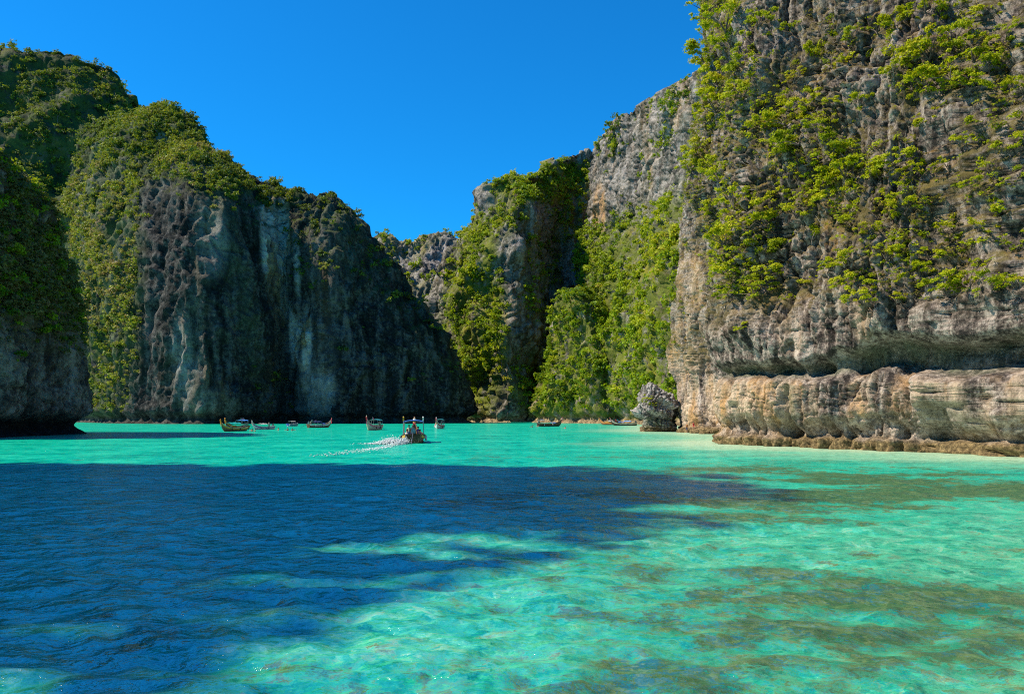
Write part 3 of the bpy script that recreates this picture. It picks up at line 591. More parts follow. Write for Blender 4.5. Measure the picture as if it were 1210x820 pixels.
# shrubs of the sunlit cliff, each where the photograph shows one: column, row, width in px of the photograph, and how yellow
R6 = CL['sunlit_limestone_cliff']; b6 = bvh(R6)
SPOTS = [(838, 8, 46), (862, 26, 58), (846, 52, 56), (880, 70, 46), (900, 22, 40), (826, 92, 38), (852, 92, 46), (850, 122, 52), (822, 136, 34), (880, 108, 40), (834, 66, 36), (866, 48, 40), (890, 48, 38), (842, 148, 38),
         (814, 160, 30), (826, 176, 34), (816, 196, 26), (905, 146, 36), (930, 138, 44), (946, 162, 44), (920, 178, 36), (958, 118, 36), (968, 150, 34), (915, 120, 30),
         (985, 178, 54), (1002, 200, 54), (970, 208, 42), (990, 222, 44), (1012, 176, 36), (855, 210, 44), (872, 234, 52), (888, 258, 50), (860, 282, 46), (902, 290, 44), (872, 314, 46), (894, 340, 46), (850, 246, 38), (846, 196, 34), (884, 300, 42), (866, 344, 34), (912, 318, 36),
         (880, 385, 18), (922, 236, 38), (944, 250, 36), (936, 210, 32), (955, 226, 30), (905, 262, 34), (925, 290, 30),
         (1075, 72, 46), (1100, 60, 54), (1128, 52, 54), (1152, 62, 50), (1172, 78, 46), (1098, 94, 44), (1126, 84, 46), (1150, 96, 42), (1190, 40, 36), (1080, 100, 32), (1116, 104, 36), (1186, 60, 34), (1060, 80, 30),
         (1060, 188, 44), (1040, 202, 34), (1078, 204, 34), (1072, 246, 38), (1054, 236, 32), (1072, 288, 44), (1100, 298, 42), (1136, 288, 36), (1182, 246, 34), (1120, 270, 32), (1158, 268, 30), (1050, 300, 34), (1200, 210, 30),
         (1020, 346, 42), (1004, 330, 34), (1034, 330, 30), (1090, 324, 44), (1120, 332, 46), (1148, 330, 44), (1174, 336, 46), (1200, 330, 38), (1008, 300, 32), (985, 312, 28), (1030, 356, 30), (1196, 172, 34), (1164, 140, 32), (1140, 160, 28),
         (1022, 118, 30), (1040, 32, 40), (1064, 22, 34), (1096, 8, 40), (1130, 14, 36), (1166, 18, 36), (1000, 70, 26), (985, 120, 26), (1010, 40, 24), (960, 60, 26), (940, 90, 26), (930, 40, 26), (1100, 140, 30), (1204, 100, 30), (1120, 192, 26), (1150, 216, 26), (965, 276, 26), (1005, 260, 28), (1030, 270, 28), (1204, 286, 34), (960, 330, 24), (938, 352, 24), (1060, 350, 26)]
def zone6(x, y):
    if (x, y) == (880, 385): return 4
    if x < 860 and y < 210: return 0
    if y > 318 and x > 980: return 2
    if x < 935 and y > 190: return 3
    if x > 1050 and y < 125: return 5
    if 960 < x < 1020 and 165 < y < 230: return 6
    return 1 if x < 1035 else 7
LAB6 = {3: ('yellow-green shrub in the thicket hanging down the outer corner of the near cliff', 'shrubs of the hanging thicket on the near cliff'),
        4: ('small bright yellow bush alone on bare rock below the hanging thicket', None),
        5: ('yellow-green shrub in the broad green bank high on the layered near cliff', 'shrubs of the high green bank on the near cliff'),
        6: ('dense green shrub in the dark-edged clump halfway up the near cliff', 'shrubs of the clump halfway up the near cliff'),
        7: ('scattered yellow-green shrub on the layered rock below the high green bank', 'shrubs on the layered rock of the near cliff'),
        0: ('bright yellow-green shrub at the sky edge of the sunlit near cliff', 'shrubs along the outer edge of the near cliff'),
        1: ('yellow-green shrub on the fluted rock between the outer edge and the layered face', 'shrubs on the fluted rock of the near cliff'),
        2: ('small yellow-green shrub on the ledge just above the cliff notch', 'shrubs on the ledge above the notch')}
for i, (sx, sy, sw) in enumerate(SPOTS):
    h, nrm = ray(b6, sx, sy + sw * .18)
    if h is None: continue
    s = sw / 2 * h.y / F * 1.0; s = min(s, 4.2)
    k = zone6(sx, sy)
    fo, sm = SHRUB[i % 7]; off = Vector((-.35, -.18, 0)) * s * .5
    plant('cliff_shrub', tuple(h + off), s, ('foliage', 'stem'), (fo, sm), LAB6[k][0], 'shrub', LAB6[k][1], .75 + .25 * rnd.random(), (-.25 * rnd.random(), -.35 * rnd.random()))

# mass of scrub and trees nobody could count, joined into one object for each cliff; the largest trees are things
def scatter(cn, n, smin, smax, mat, seed, seg, tintbase, things=0, label='', group='', kindname='cliff_tree', leaf=1.0, squash=1.0, tshift=None, cull=True):
    c = CL[cn]; rg = np.random.default_rng(seed); p, nn = c['p'], c['n']
    # area weight of grid points
    Q = c['Q']; A = np.linalg.norm(np.cross(p[Q[:, 2]] - p[Q[:, 0]], p[Q[:, 3]] - p[Q[:, 1]]), axis=1) / 2
    fc = p[Q].mean(1); wgt = A * c['dens'][Q].mean(1) ** 1.3 * (c['front'][Q[:, 0]] > .3) * (fc[:, 2] > 4)
    if cull: fx, fy = proj(fc); vd = fc - (0, 0, CH); vd /= np.linalg.norm(vd, axis=1, keepdims=True); wgt = wgt * (fx > -60) * (fx < 1275) * (fy > -50) * ((nn[Q[:, 0]] * vd).sum(1) < .25)
    k = rg.choice(len(Q), n, p=wgt / wgt.sum()); pos = fc[k] + rg.normal(size=(n, 3)) * .3; nor = nn[Q[k, 0]]
    size = (smin + (smax - smin) * rg.random(n) ** 2.8); order = np.argsort(-size)
    px, py = proj(pos)
    tb = tintbase + .45 * fbm(pos, (.02 / leaf, .02 / leaf, .03 / leaf), seed + 1, 2) + .13 * rg.normal(size=n)
    if tshift is not None: tb = tb + tshift(px, py)
    vis = (px > -20) & (px < 1230)
    nth = 0; Vs, Qs, Ts = [], [], []; base = 0
    var = []
    for i in range(6):
        r2 = np.random.default_rng(300 + i + seed); ce, ra = crown_lobes(r2, 5, .7, .45); ce[:, 2] += .1
        var.append(leaf_cloud(ce, ra, seg, .2 * leaf * (90 / seg) ** .5, r2, .85, tri=True))
    for j in order:
        q = pos[j] + nor[j] * size[j] * .15
        if nth < things and vis[j] and -5 < py[j] < 500 and nor[j][1] < .15:
            i = nth % 7
            plant(kindname, tuple(q - np.array((0, 0, .6 * size[j]))), size[j] * .9, ('crown', 'trunk'), (tree_mesh(i, mat), TREE[i][3]), label, 'tree', group, .85 + .3 * rnd.random()); nth += 1; continue
        V, Qq, T = var[j % 6]; a = rg.random() * 6.283; ca, sa = math.cos(a), math.sin(a)
        W = np.stack([V[:, 0] * ca - V[:, 1] * sa, V[:, 0] * sa + V[:, 1] * ca, V[:, 2] * squash], 1) * size[j] + q
        Vs.append(W); Qs.append(Qq + base); base += len(V); Ts.append(np.clip(T * .55 + tb[j], 0, 1))
    o = obj_np('foliage', np.concatenate(Vs), np.concatenate(Qs), M[mat], smooth=False, attrs=dict(tint=np.concatenate(Ts)))
    return o
def stuff(o, label): tag(o, label, 'foliage', None, 'stuff')
stuff(scatter('sunlit_limestone_cliff', 8000, .2, .85, 'leaf_bright', 41, 50, .18, squash=.8, leaf=.8), 'low green scrub covering the ledges of the sunlit near cliff')
stuff(scatter('sunlit_limestone_cliff', 5000, .2, .8, 'leaf_dry', 43, 34, .2, squash=.8, leaf=.7), 'dry olive and brown twiggy scrub over the sunlit near cliff')
stuff(scatter('neighbouring_headland', 2200, 1.0, 3.5, 'leaf_dark', 61, 30, .05, cull=False), 'unseen dark trees added along the headland crest to break up its shadow edge')  # out of view, added so the headland's shadow gets a broken edge
litmask = lambda px, py: .4 * blobs(px, py, [(120, 350, 80, 190, 1), (210, 175, 110, 60, .25), (372, 318, 40, 30, .6)]) - .05  # sunlight put into the tint: yellower leaves on the lit strip, darker elsewhere
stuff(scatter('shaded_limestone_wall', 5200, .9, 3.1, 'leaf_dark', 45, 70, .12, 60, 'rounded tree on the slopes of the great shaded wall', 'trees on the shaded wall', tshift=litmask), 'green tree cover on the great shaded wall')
stuff(scatter('forested_peak', 2600, 1.5, 4.6, 'leaf_dark', 47, 70, .1, 30, 'dark green tree on the peak rising behind the shaded wall', 'trees on the forested peak'), 'dark forest covering the peak behind the shaded wall')
stuff(scatter('dark_rock_headland', 2600, .4, 1.7, 'leaf_dry', 49, 60, .0), 'dry brown scrub over the dark headland at the lagoon side')
stuff(scatter('dark_rock_headland', 420, .5, 2.0, 'leaf_far', 50, 70, .05, 10, 'small green tree on the crest of the dark headland', 'trees on the dark headland'), 'green scrub on the dark headland at the lagoon side')
stuff(scatter('lagoon_head_cliff', 900, 1.2, 5.0, 'leaf_far', 51, 50, .0, 10, 'small tree on the far cliff closing the lagoon head', 'trees on the lagoon head cliff'), 'green cover on the far cliff closing the lagoon head')
stuff(scatter('middle_buttress', 3600, 1.0, 3.8, 'leaf_far', 53, 70, .22, 40, 'green tree growing on the pillar-like middle buttress', 'trees on the middle buttress'), 'yellow-green cover on the pillar-like middle buttress')
stuff(scatter('sunny_shore_cliff', 6600, 1.0, 3.6, 'leaf_far', 55, 70, .24, 60, 'leafy green tree on the slope of the tall sunny shore cliff', 'trees on the sunny shore cliff'), 'bright green cover on the slope of the tall sunny shore cliff')
stuff(scatter('wooded_spur', 1500, .9, 3.4, 'leaf_far', 57, 70, .24, 20, 'leafy tree on the low wooded spur in front of the cliff', 'trees on the wooded spur'), 'yellow-green cover on the low wooded spur')

# pale dead branches and hanging roots on the near cliff
def twigs():
    rg = np.random.default_rng(91); c = R6; ok = np.where((c['dens'] > .25) & (c['front'] > .9) & (c['px'] < 1240) & (c['py'] > -20) & (c['px'] > 790))[0]; k = rg.choice(ok, 420); m = MB()
    for i in k:
        p = Vector(c['p'][i]); n = Vector(c['n'][i]); L = .7 + 1.6 * rg.random(); hang = rg.random() < .45; d = n * .7 + Vector(rg.normal(size=3)) * .6; d.z = -1.2 if hang else abs(d.z) + .3; d.normalize()
        pts = [p - n * .1]
        for s in range(4): d = (d + Vector(rg.normal(size=3)) * .35 + n * .12).normalized(); pts.append(pts[-1] + d * L / 4)
        m.tube(pts, [.04, .035, .028, .02, .008], 4)
        if not hang: b = pts[2]; e = (d + Vector(rg.normal(size=3)) * .8).normalized(); m.tube([b, b + e * L * .25, b + e * L * .45 + Vector((0, 0, .1))], [.025, .018, .006], 4)
    o = m.build('branches', plain('dead_wood', (.34, .28, .22), .9, 0, .4, 4)); tag(o, 'pale dead branches and hanging roots on the sunlit near cliff', 'branches', None, 'stuff')
twigs()

# ------------------------------------------------------------------ rock islet and shore rocks
def rock_blob(name, cx, cy, prof, seed, S, mat, squashxy=(1, 1), lean=(0, 0), nu=130, nv=110, attrsf=None, amp=1.0, craggy=False):
    """prof = list of (z, radius)"""
    zs = np.array([a for a, b in prof]); rs = np.array([b for a, b in prof]); d = np.r_[0, np.cumsum(np.hypot(np.diff(zs), np.diff(rs)))]
    t = np.linspace(0, d[-1], nv); z = np.interp(t, d, zs); r = np.interp(t, d, rs)
    a = np.linspace(0, 2 * math.pi, nu, endpoint=False); Z, Aa = np.meshgrid(z, a, indexing='ij'); Rr = np.repeat(r[:, None], nu, 1)
    g = np.stack([Rr * np.cos(Aa) * squashxy[0] + lean[0] * Z, Rr * np.sin(Aa) * squashxy[1] + lean[1] * Z, Z], 2).reshape(-1, 3)
    n = g - np.stack([lean[0] * g[:, 2], lean[1] * g[:, 2], np.repeat(z, nu) * .75 + .1], 1); n /= np.linalg.norm(n, axis=1, keepdims=True) + 1e-6
    k = (crag(g, np.ones(len(g)), seed, .6) * .55 + 1.5 * (worley(g, (1 / 2.3, 1 / 2.3, 1 / 2.0), seed + 7)[2] - .5) if craggy else karst(g, n, np.ones(len(g)), S, seed, .8, 1.0, 1.0, .3, 1.0)) * amp * np.minimum(1, np.repeat(r, nu) / (S * 1.2) + .15)
    p = g + n * k[:, None]
    idx = np.arange(nv * nu).reshape(nv, nu); nx = np.roll(idx, -1, 1); Q = np.stack([idx[:-1], nx[:-1], nx[1:], idx[1:]], 2).reshape(-1, 4)
    at = dict(stain=.25 + 0 * p[:, 0], veg=.0 * p[:, 0], greygreen=.0 * p[:, 0])
    if attrsf: at.update(attrsf(p))
    o = obj_np(name, p - (0, 0, 0), Q, mat, attrs=at); o.location = (cx, cy, 0); return o
isl = P(784, 510, 158)
o = rock_blob('rock_islet', isl[0], 160, [(-2, 3.9), (.9, 4.0), (1.3, 3.6), (2.2, 3.1), (3.0, 3.5), (3.8, 4.0), (5, 3.7), (6.3, 2.9), (7.6, 1.9), (8.8, 1.1), (9.6, .4), (9.8, .02)], 953, 1.7, M['rock_islet'], (1, .85), (-.24, .0), 190, 170,
              lambda p: dict(greygreen=.9 * sstep(3.2, 2.4, p[:, 2]) * (p[:, 2] > 1) + .5 * sstep(2.2, 3.6, p[:, 0]), stain=.04 + 0 * p[:, 0]), 1.15, True)  # grey-green above the base and on one side
tag(o, 'craggy grey rock islet with undercut brown base standing in the shallows', 'rock')
for sx, sy, sw in ((766, 470, 11), (772, 478, 9), (760, 474, 8)):
    Y = 155.6; q = P(sx, sy, Y); s = sw / 2 * Y / F
    plant('rock_shrub', (q[0], Y, q[2] - .3), s, ('foliage', 'stem'), SHRUB[sx % 7], 'tiny green shrub growing on the side of the grey rock islet', 'shrub', 'shrubs on the rock islet')
BLD = ((810, 150, 1.6, .9), (819, 149, 2.0, 1.0), (829, 146, 2.3, .9), (838, 143, 2.2, 1.15), (847, 139, 1.8, 1.0), (823, 143, 1.2, .5), (835, 137, 1.0, .45))
for i, (bx, bY, br, bh) in enumerate(BLD):
    x = (bx - CX) / F * bY
    o = rock_blob('shore_rock', x, bY, [(-.6, br), (bh * .5, br * 1.02), (bh * .85, br * .8), (bh, br * .4), (bh + .02, .02)], 960 + i, .45, M['rock_near'], (1, .7), (0, 0), 40, 24, lambda p: dict(stain=.6 + 0 * p[:, 0]), .8)
    tag(o, 'low pale flat-topped rock on the shore between islet and near cliff', 'rock', 'low shore rocks behind the islet')
# ------------------------------------------------------------------ boats
def paint(name, c, **k): return plain(name, c, k.pop('rough', .5), **k)
for nm, c in dict(wood=(.20, .105, .045), dark_wood=(.075, .045, .025), yellow=(.62, .36, .03), orange=(.75, .25, .015), white=(.72, .70, .65), cream=(.6, .52, .36), red=(.55, .03, .03), pink=(.75, .12, .22),
                  blue=(.03, .14, .5), turquoise=(.02, .5, .45), navy=(.03, .05, .14), grey=(.3, .3, .3), green=(.05, .3, .1), teal=(.03, .28, .3), purple=(.16, .05, .3), black=(.02, .02, .02), sky=(.08, .3, .75)).items(): M[nm] = paint('paint_' + nm, c)
M['metal'] = plain('engine_metal', (.22, .22, .23), .4, .8); M['skin'] = plain('skin', (.48, .26, .16), .6, 0, .1); M['hair'] = plain('hair', (.02, .015, .012), .7, 0, .2)

ST = [(-4.6, .80, -.10, .95), (-4.0, .95, -.28, .85), (-2.5, 1.10, -.38, .75), (-.5, 1.15, -.40, .72), (1.5, 1.02, -.36, .78), (3.0, .76, -.24, .95), (4.0, .46, -.04, 1.2), (4.7, .22, .4, 1.55), (5.1, .10, .95, 1.95)]
def section(st, inset=0.0, n=7):
    x, hb, kz, sz = st; hb = max(.03, hb - inset); kz = kz + inset; r = []
    for k in range(-n, n + 1):
        a = k / n; y = hb * math.copysign(abs(a) ** .8, a); r.append((x, y, kz + (sz - kz) * abs(a) ** 2.6))
    return r
def ribbon_flag(parent, x, y, z, h, mat, kind='flag'):
    p = MB().tube([(x, y, z), (x, y, z + h)], .025, 6).build('flag_pole', M['grey'], parent)
    rows = [[(x - .02 - .55 * i / 6, y + .07 * math.sin(i * 1.3), z + h - .02 - .38 * k / 3 - .03 * i) for k in range(4)] for i in range(7)]
    MB().grid(rows).build(kind, mat, p)
def longtail(label, px, Y, heading, L=1.0, hull='wood', stripe='white', canopy='blue', cx=(-2.6, 1.6), ribbons=('red', 'yellow', 'pink'), flags=(), ch=1.75, tarp=None, rail=None, beam=1.0, group='long-tail boats in the lagoon'):
    x = (px - CX) / F * Y; e = empty('longtail_boat', (x, Y, 0.04), heading, L); tag(e, label, 'boat', group); e.scale = (L, L * beam, L * 1.15)
    m = MB(); outer = [section(s) for s in ST]; inner = [section(s, .07)[::-1] for s in ST[:-1]]
    m.grid(outer); m.grid([r for r in inner])
    n = len(outer[0])
    m.add(outer[0], [tuple(range(n))]); m.add(inner[0], [tuple(range(n))])
    hb = m.build('hull', M[hull], e, True)
    for sgn in (-1, 1):                                        # rub rail and painted strake along each side
        MB().tube([(s[0], sgn * (s[1] + .01), s[3] + .02) for s in ST], .055, 6).build('gunwale', M[rail or hull], e, True)
        MB().grid([[(s[0], sgn * (s[1] * f + .022), s[2] + (s[3] - s[2]) * g) for f, g in ((1.0, .93), (.985, .82), (.955, .70))] for s in ST]).build('painted_strake', M[stripe], hb)
    dk = MB().grid([[(s[0], yy * (s[1] - .1), .12 + max(0, s[2] + .1)) for yy in (-1, 0, 1)] for s in ST[:-2]]).build('deck', M['dark_wood'], e)
    for bx in (-3.1, -1.7, -.3, 1.1, 2.4): MB().box((bx, 0, .42), (.32, 1.7 if bx < 2 else 1.3, .05)).build('bench', M['wood'], e)
    pr = MB().tube([(4.7, 0, 1.1), (5.15, 0, 1.75), (5.5, 0, 2.35), (5.62, 0, 2.75)], [.12, .11, .10, .07], 8).build('prow', M[hull], e, True)
    for k, rc in enumerate(ribbons):
        MB().tube([(5.28 + .1 * k, 0, 1.85 + .24 * k), (5.37 + .09 * k, 0, 2.05 + .24 * k)], [.17, .15], 8).build('prow_ribbon', M[rc], pr)
        MB().grid([[(5.4 + .08 * k + .05 * math.sin(j), .1 * (q - 1), 1.95 + .22 * k - .2 * j) for q in range(3)] for j in range(5)]).build('ribbon_tail', M[rc], pr)
    if canopy:
        x0, x1 = cx; rows = []
        for i in range(7):
            xx = x0 + (x1 - x0) * i / 6; rows.append([(xx, 1.05 * math.sin(a), ch + .28 * math.cos(a) - .05 * math.sin(i * 2.1)) for a in np.linspace(-1.25, 1.25, 9)])
        c = MB().grid(rows).grid([[(a, b, d - .05) for a, b, d in r][::-1] for r in rows]).build('canopy', M[canopy], e, True)
        for xx in np.linspace(x0 + .15, x1 - .15, 3):
            for sgn in (-1, 1): MB().tube([(xx, sgn * 1.0, .6), (xx, sgn * .97, ch + .12)], .03, 6).build('canopy_post', M['grey'], e)
            MB().tube([(xx, sgn * 1.0 * math.sin(a) / 1, ch + .24 * math.cos(a) - .08) for a in np.linspace(-1.2, 1.2, 7)], .022, 5).build('canopy_bow', M['grey'], c)
    if tarp: MB().grid([[(.2 + .45 * i, .9 * q, .98 + .14 * math.cos(q * 1.4) + .04 * math.sin(i * 2 + q)) for q in (-1, -.5, 0, .5, 1)] for i in range(6)]).build('tarpaulin', M[tarp], e, True)
    en = MB().box((-4.25, 0, 1.25), (.75, .42, .42)).box((-4.2, 0, 1.5), (.45, .3, .16)).tube([(-4.4, .1, 1.5), (-4.4, .1, 1.85)], .05, 6).build('engine', M['metal'], e)
    MB().tube([(-4.5, 0, 1.2), (-7.0, .1, .25), (-7.9, .15, -.1)], [.045, .04, .03], 6).build('propeller_shaft', M['metal'], en)
    MB().tube([(-3.9, 0, 1.3), (-3.0, -.1, 1.45)], .03, 6).build('tiller', M['metal'], en)
    MB().tube([(-4.25, 0, .75), (-4.25, 0, 1.1)], .07, 6).build('engine_mount', M['dark_wood'], en)
    for fx, fy, fc in flags: ribbon_flag(e, fx, fy, ch + .15, .6, M[fc])
    for i in range(4):                                         # fenders and coiled rope hung on the side
        sgn = 1 if i % 2 else -1; xx = -2.8 + 1.7 * i
        MB().tube([(xx, sgn * 1.2, .75), (xx, sgn * 1.24, .55), (xx, sgn * 1.22, .22)], [.05, .11, .09], 8).build('fender', M[('white', 'black')[i % 2]], e, True)
    return e
R = math.radians
def at_y(py): return CH * F / (py - HY)
B = {}
B['orange'] = longtail('yellow and orange long-tail boat with a turquoise canopy and tall ribboned prow', 277, at_y(509.5), R(250), .74, 'wood', 'yellow', 'turquoise', (-1.6, 2.6), ('orange', 'orange', 'yellow', 'orange'), ch=1.75, rail='cream')
B['blue2'] = longtail('long-tail boat with a bright blue roof and red pennant behind the yellow boat', 281, at_y(507.3), R(252), .82, 'dark_wood', 'orange', 'sky', (-3.6, -.2), ('orange', 'yellow', 'orange', 'orange'), [(-3.4, -.7, 'grey'), (-1.9, 0, 'pink'), (-.4, .7, 'grey')], ch=2.0)
B['white'] = longtail('white long-tail boat with a pale canopy, bow raised towards the yellow boat', 312, at_y(507.4), R(242), .66, 'white', 'purple', 'white', (-.6, 2.2), ('pink', 'cream', 'white'), ch=1.5, rail='cream')
B['red_ribbon'] = longtail('slim brown long-tail boat with red prow ribbon floating beyond the swimmers', 377, at_y(505.2), R(57), .84, 'wood', 'white', 'navy', (-2.8, .4), ('red', 'pink', 'red'), [(-2.4, .4, 'cream'), (-1.2, 0, 'pink')], ch=1.45, tarp='blue', rail='cream')
B['pink'] = longtail('cream long-tail boat with pink prow ribbons and a dark canopy', 442, at_y(508), R(263), 1.0, 'cream', 'pink', 'teal', (-3.2, .6), ('pink', 'pink', 'red'), [(1.0, 0, 'pink')], ch=1.75)
B['tour'] = longtail('crowded brown long-tail boat seen from its stern, throwing a white wake', 489, at_y(522.5), R(96), .92, 'wood', 'yellow', 'blue', (-3.4, 1.4), ('red', 'yellow', 'white'), [(-3.3, .95, 'yellow'), (-3.2, -.95, 'white')], ch=2.1, rail='dark_wood', beam=1.25)
B['front'] = longtail('white long-tail boat with yellow ribbons coming bow-on under a dark canopy', 519, at_y(506.5), R(267), .88, 'white', 'red', 'teal', (-3.4, -.2), ('yellow', 'yellow', 'pink'), ch=2.0)
B['tarp'] = longtail('dark long-tail boat with blue tarpaulin moored under the wooded spur', 649, at_y(503.8), R(34), .9, 'dark_wood', 'wood', 'grey', (-4.2, -2.6), ('red', 'white', 'red'), ch=1.7, tarp='sky')
B['cluster'] = longtail('dark long-tail boat with two blue tarpaulins moored next to the rock islet', 738, at_y(502.8), R(178), .86, 'dark_wood', 'cream', 'sky', (-2.4, .2), ('red', 'white', 'red'), ch=1.25, tarp='blue')
B['cluster2'] = longtail('long-tail boat heaped with red and yellow cloth moored against the blue-tarpaulin boat', 722, at_y(502.0), R(150), .82, 'wood', 'orange', 'white', (-1.4, .9), ('orange', 'yellow', 'red'), [(-2.0, .3, 'red'), (-2.6, -.3, 'teal')], ch=1.35, tarp='yellow')
# small speedboat seen from behind
def speedboat():
    Y = at_y(503.6); e = empty('speedboat', ((346 - CX) / F * Y, Y, .03), R(62), .78); tag(e, 'small white and teal speedboat with a pale awning beyond the long-tail boats', 'boat')
    S = [(-2.6, 1.0, -.25, .75), (-1, 1.1, -.35, .8), (1, 1.0, -.3, .95), (2.2, .6, -.1, 1.1), (3.0, .12, .5, 1.2)]
    m = MB().grid([section(s) for s in S]).grid([section(s, .08)[::-1] for s in S]); m.add(section(S[0]), [tuple(range(15))]); h = m.build('hull', M['white'], e, True)
    for sgn in (-1, 1): MB().grid([[(s[0], sgn * (s[1] + .02), s[2] + (s[3] - s[2]) * g) for g in (.98, .75, .5)] for s in S]).build('painted_strake', M['teal'], h)
    MB().grid([[(x, y, .25) for y in (-.9, 0, .9)] for x in (-2.5, 0, 1.6)]).build('deck', M['cream'], e)
    MB().grid([[(x, .95 * math.sin(a), 1.75 + .2 * math.cos(a)) for a in np.linspace(-1.2, 1.2, 7)] for x in (-1.8, -.6, .8)]).build('awning', M['white'], e, True)
    for x in (-1.7, .7):
        for sgn in (-1, 1): MB().tube([(x, sgn * .9, .7), (x, sgn * .87, 1.82)], .03, 6).build('awning_post', M['metal'], e)
    MB().grid([[(1.0 + .25 * k, y, .95 + .45 * (1 - k)) for y in (-.8, -.3, .3, .8)] for k in (0, 1)]).build('windscreen', M['navy'], e)
    for y in (-.35, .35): MB().box((-2.85, y, .7), (.4, .3, .6)).box((-2.9, y, .1), (.2, .12, .8)).build('outboard_motor', M['blue'], e)
    for x in (-1.6, -.2): MB().box((x, 0, .5), (.5, 1.5, .12)).build('seat', M['blue'], e)
speedboat()

# ------------------------------------------------------------------ people: one continuous skin each
def person_mesh(name, joints, edges, mats):
    """joints: name -> (x, y, z, r, zone) ; zone 0 skin 1 top 2 bottom"""
    keys = list(joints); me = bpy.data.meshes.new(name); me.from_pydata([joints[k][:3] for k in keys], [(keys.index(a), keys.index(b)) for a, b in edges], [])
    o = bpy.data.objects.new('tmp', me); COL.objects.link(o); sk = o.modifiers.new('s', 'SKIN'); o.modifiers.new('u', 'SUBSURF').levels = 1
    for i, k in enumerate(keys): me.skin_vertices[0].data[i].radius = (joints[k][3],) * 2
    me.skin_vertices[0].data[keys.index('pelvis')].use_root = True
    dg = bpy.context.evaluated_depsgraph_get(); out = bpy.data.meshes.new_from_object(o.evaluated_get(dg)); bpy.data.objects.remove(o)
    segs = [(Vector(joints[a][:3]), Vector(joints[b][:3]), joints[b][4]) for a, b in edges]
    for m in mats: out.materials.append(m)
    for f in out.polygons:
        best = min(segs, key=lambda s: (f.center - (s[0] + (s[1] - s[0]) * max(0, min(1, (f.center - s[0]).dot(s[1] - s[0]) / max(1e-6, (s[1] - s[0]).length_squared))))).length)
        f.material_index = best[2]; f.use_smooth = True
    out.name = name; return out
def figure(pose):
    j = {'pelvis': (0, 0, .95, .13, 2), 'waist': (0, 0, 1.10, .13, 1), 'chest': (0, 0, 1.30, .15, 1), 'neckbase': (0, 0, 1.45, .08, 1), 'neck': (0, .01, 1.52, .055, 0), 'jaw': (0, .03, 1.58, .075, 0), 'head': (0, .02, 1.67, .10, 0), 'top': (0, 0, 1.74, .075, 0)}
    for s, n in ((-1, 'l'), (1, 'r')):
        j['sh' + n] = (.19 * s, 0, 1.41, .065, 1); j['el' + n] = (.25 * s, .02, 1.13, .045, 0); j['wr' + n] = (.26 * s, .10, .90, .032, 0); j['ha' + n] = (.26 * s, .14, .80, .03, 0)
        j['hi' + n] = (.10 * s, 0, .88, .10, 2); j['kn' + n] = (.11 * s, .02, .48, .065, 2); j['an' + n] = (.11 * s, 0, .09, .045, 0); j['to' + n] = (.12 * s, .17, .04, .04, 0)
    if pose == 'sit':
        for k in list(j): x, y, z, r, q = j[k]; j[k] = (x, y, z - .42, r, q)
        for s, n in ((-1, 'l'), (1, 'r')):
            j['hi' + n] = (.10 * s, .04, .50, .10, 2); j['kn' + n] = (.13 * s, .44, .50, .07, 2); j['an' + n] = (.13 * s, .46, .10, .045, 0); j['to' + n] = (.13 * s, .62, .05, .04, 0)
            j['el' + n] = (.26 * s, .06, .72, .045, 0); j['wr' + n] = (.2 * s, .28, .60, .032, 0); j['ha' + n] = (.17 * s, .38, .57, .03, 0)
    if pose == 'swim':
        for s, n in ((-1, 'l'), (1, 'r')): j['el' + n] = (.42 * s, .12, 1.33, .045, 0); j['wr' + n] = (.55 * s, .32, 1.38, .032, 0); j['ha' + n] = (.6 * s, .42, 1.39, .03, 0)
    e = [('pelvis', 'waist'), ('waist', 'chest'), ('chest', 'neckbase'), ('neckbase', 'neck'), ('neck', 'jaw'), ('jaw', 'head'), ('head', 'top')]
    for n in 'lr': e += [('chest', 'sh' + n), ('sh' + n, 'el' + n), ('el' + n, 'wr' + n), ('wr' + n, 'ha' + n), ('pelvis', 'hi' + n), ('hi' + n, 'kn' + n), ('kn' + n, 'an' + n), ('an' + n, 'to' + n)]
    return j, e
FIG = {p: figure(p) for p in ('stand', 'sit', 'swim')}; FM = {}
def person(label, loc, rz, pose, top, bottom, group=None, hair='hair', s=1.0):
    key = (pose, top, bottom)
    if key not in FM: FM[key] = person_mesh('person', *FIG[pose], [M['skin'], M[top], M[bottom]])
    o = bpy.data.objects.new('person', FM[key]); COL.objects.link(o); o.location = loc; o.rotation_euler = (0, 0, rz); o.scale = (s, s, s); tag(o, label, 'person', group)
    dz = -.42 if pose == 'sit' else 0
    rows = [[(1.06 * r * .112 * math.cos(a), 1.06 * r * .118 * math.sin(a) - .005, 1.675 + dz + z) for a in np.linspace(0, 2 * math.pi, 11)] for r, z in ((.96, -.03), (1.02, .03), (.9, .075), (.62, .11), (.02, .125))]
    for r in rows[:1]: r[:] = [(x, min(y, .03), z) for x, y, z in r]
    MB().grid(rows).build('hair', M[hair], o, True)
    return o
def on_boat(b, lx, ly, lz, rz, *a, **k):
    e = B[b]; c, s = math.cos(e.rotation_euler[2]), math.sin(e.rotation_euler[2]); x, y = lx * e.scale[0], ly * e.scale[1]
    return person(a[0], (e.location.x + x * c - y * s, e.location.y + x * s + y * c, e.location.z + lz * e.scale[2]), rz, *a[1:], **k)
on_boat('tour', -3.7, .0, .14, R(-6), 'boat driver in orange shirt standing at the stern of the crowded boat', 'stand', 'orange', 'navy')
on_boat('tour', -3.0, .62, .0, R(180), 'passenger in white top sitting on the crowded boat near the yellow flag', 'sit', 'white', 'blue', s=1.1)
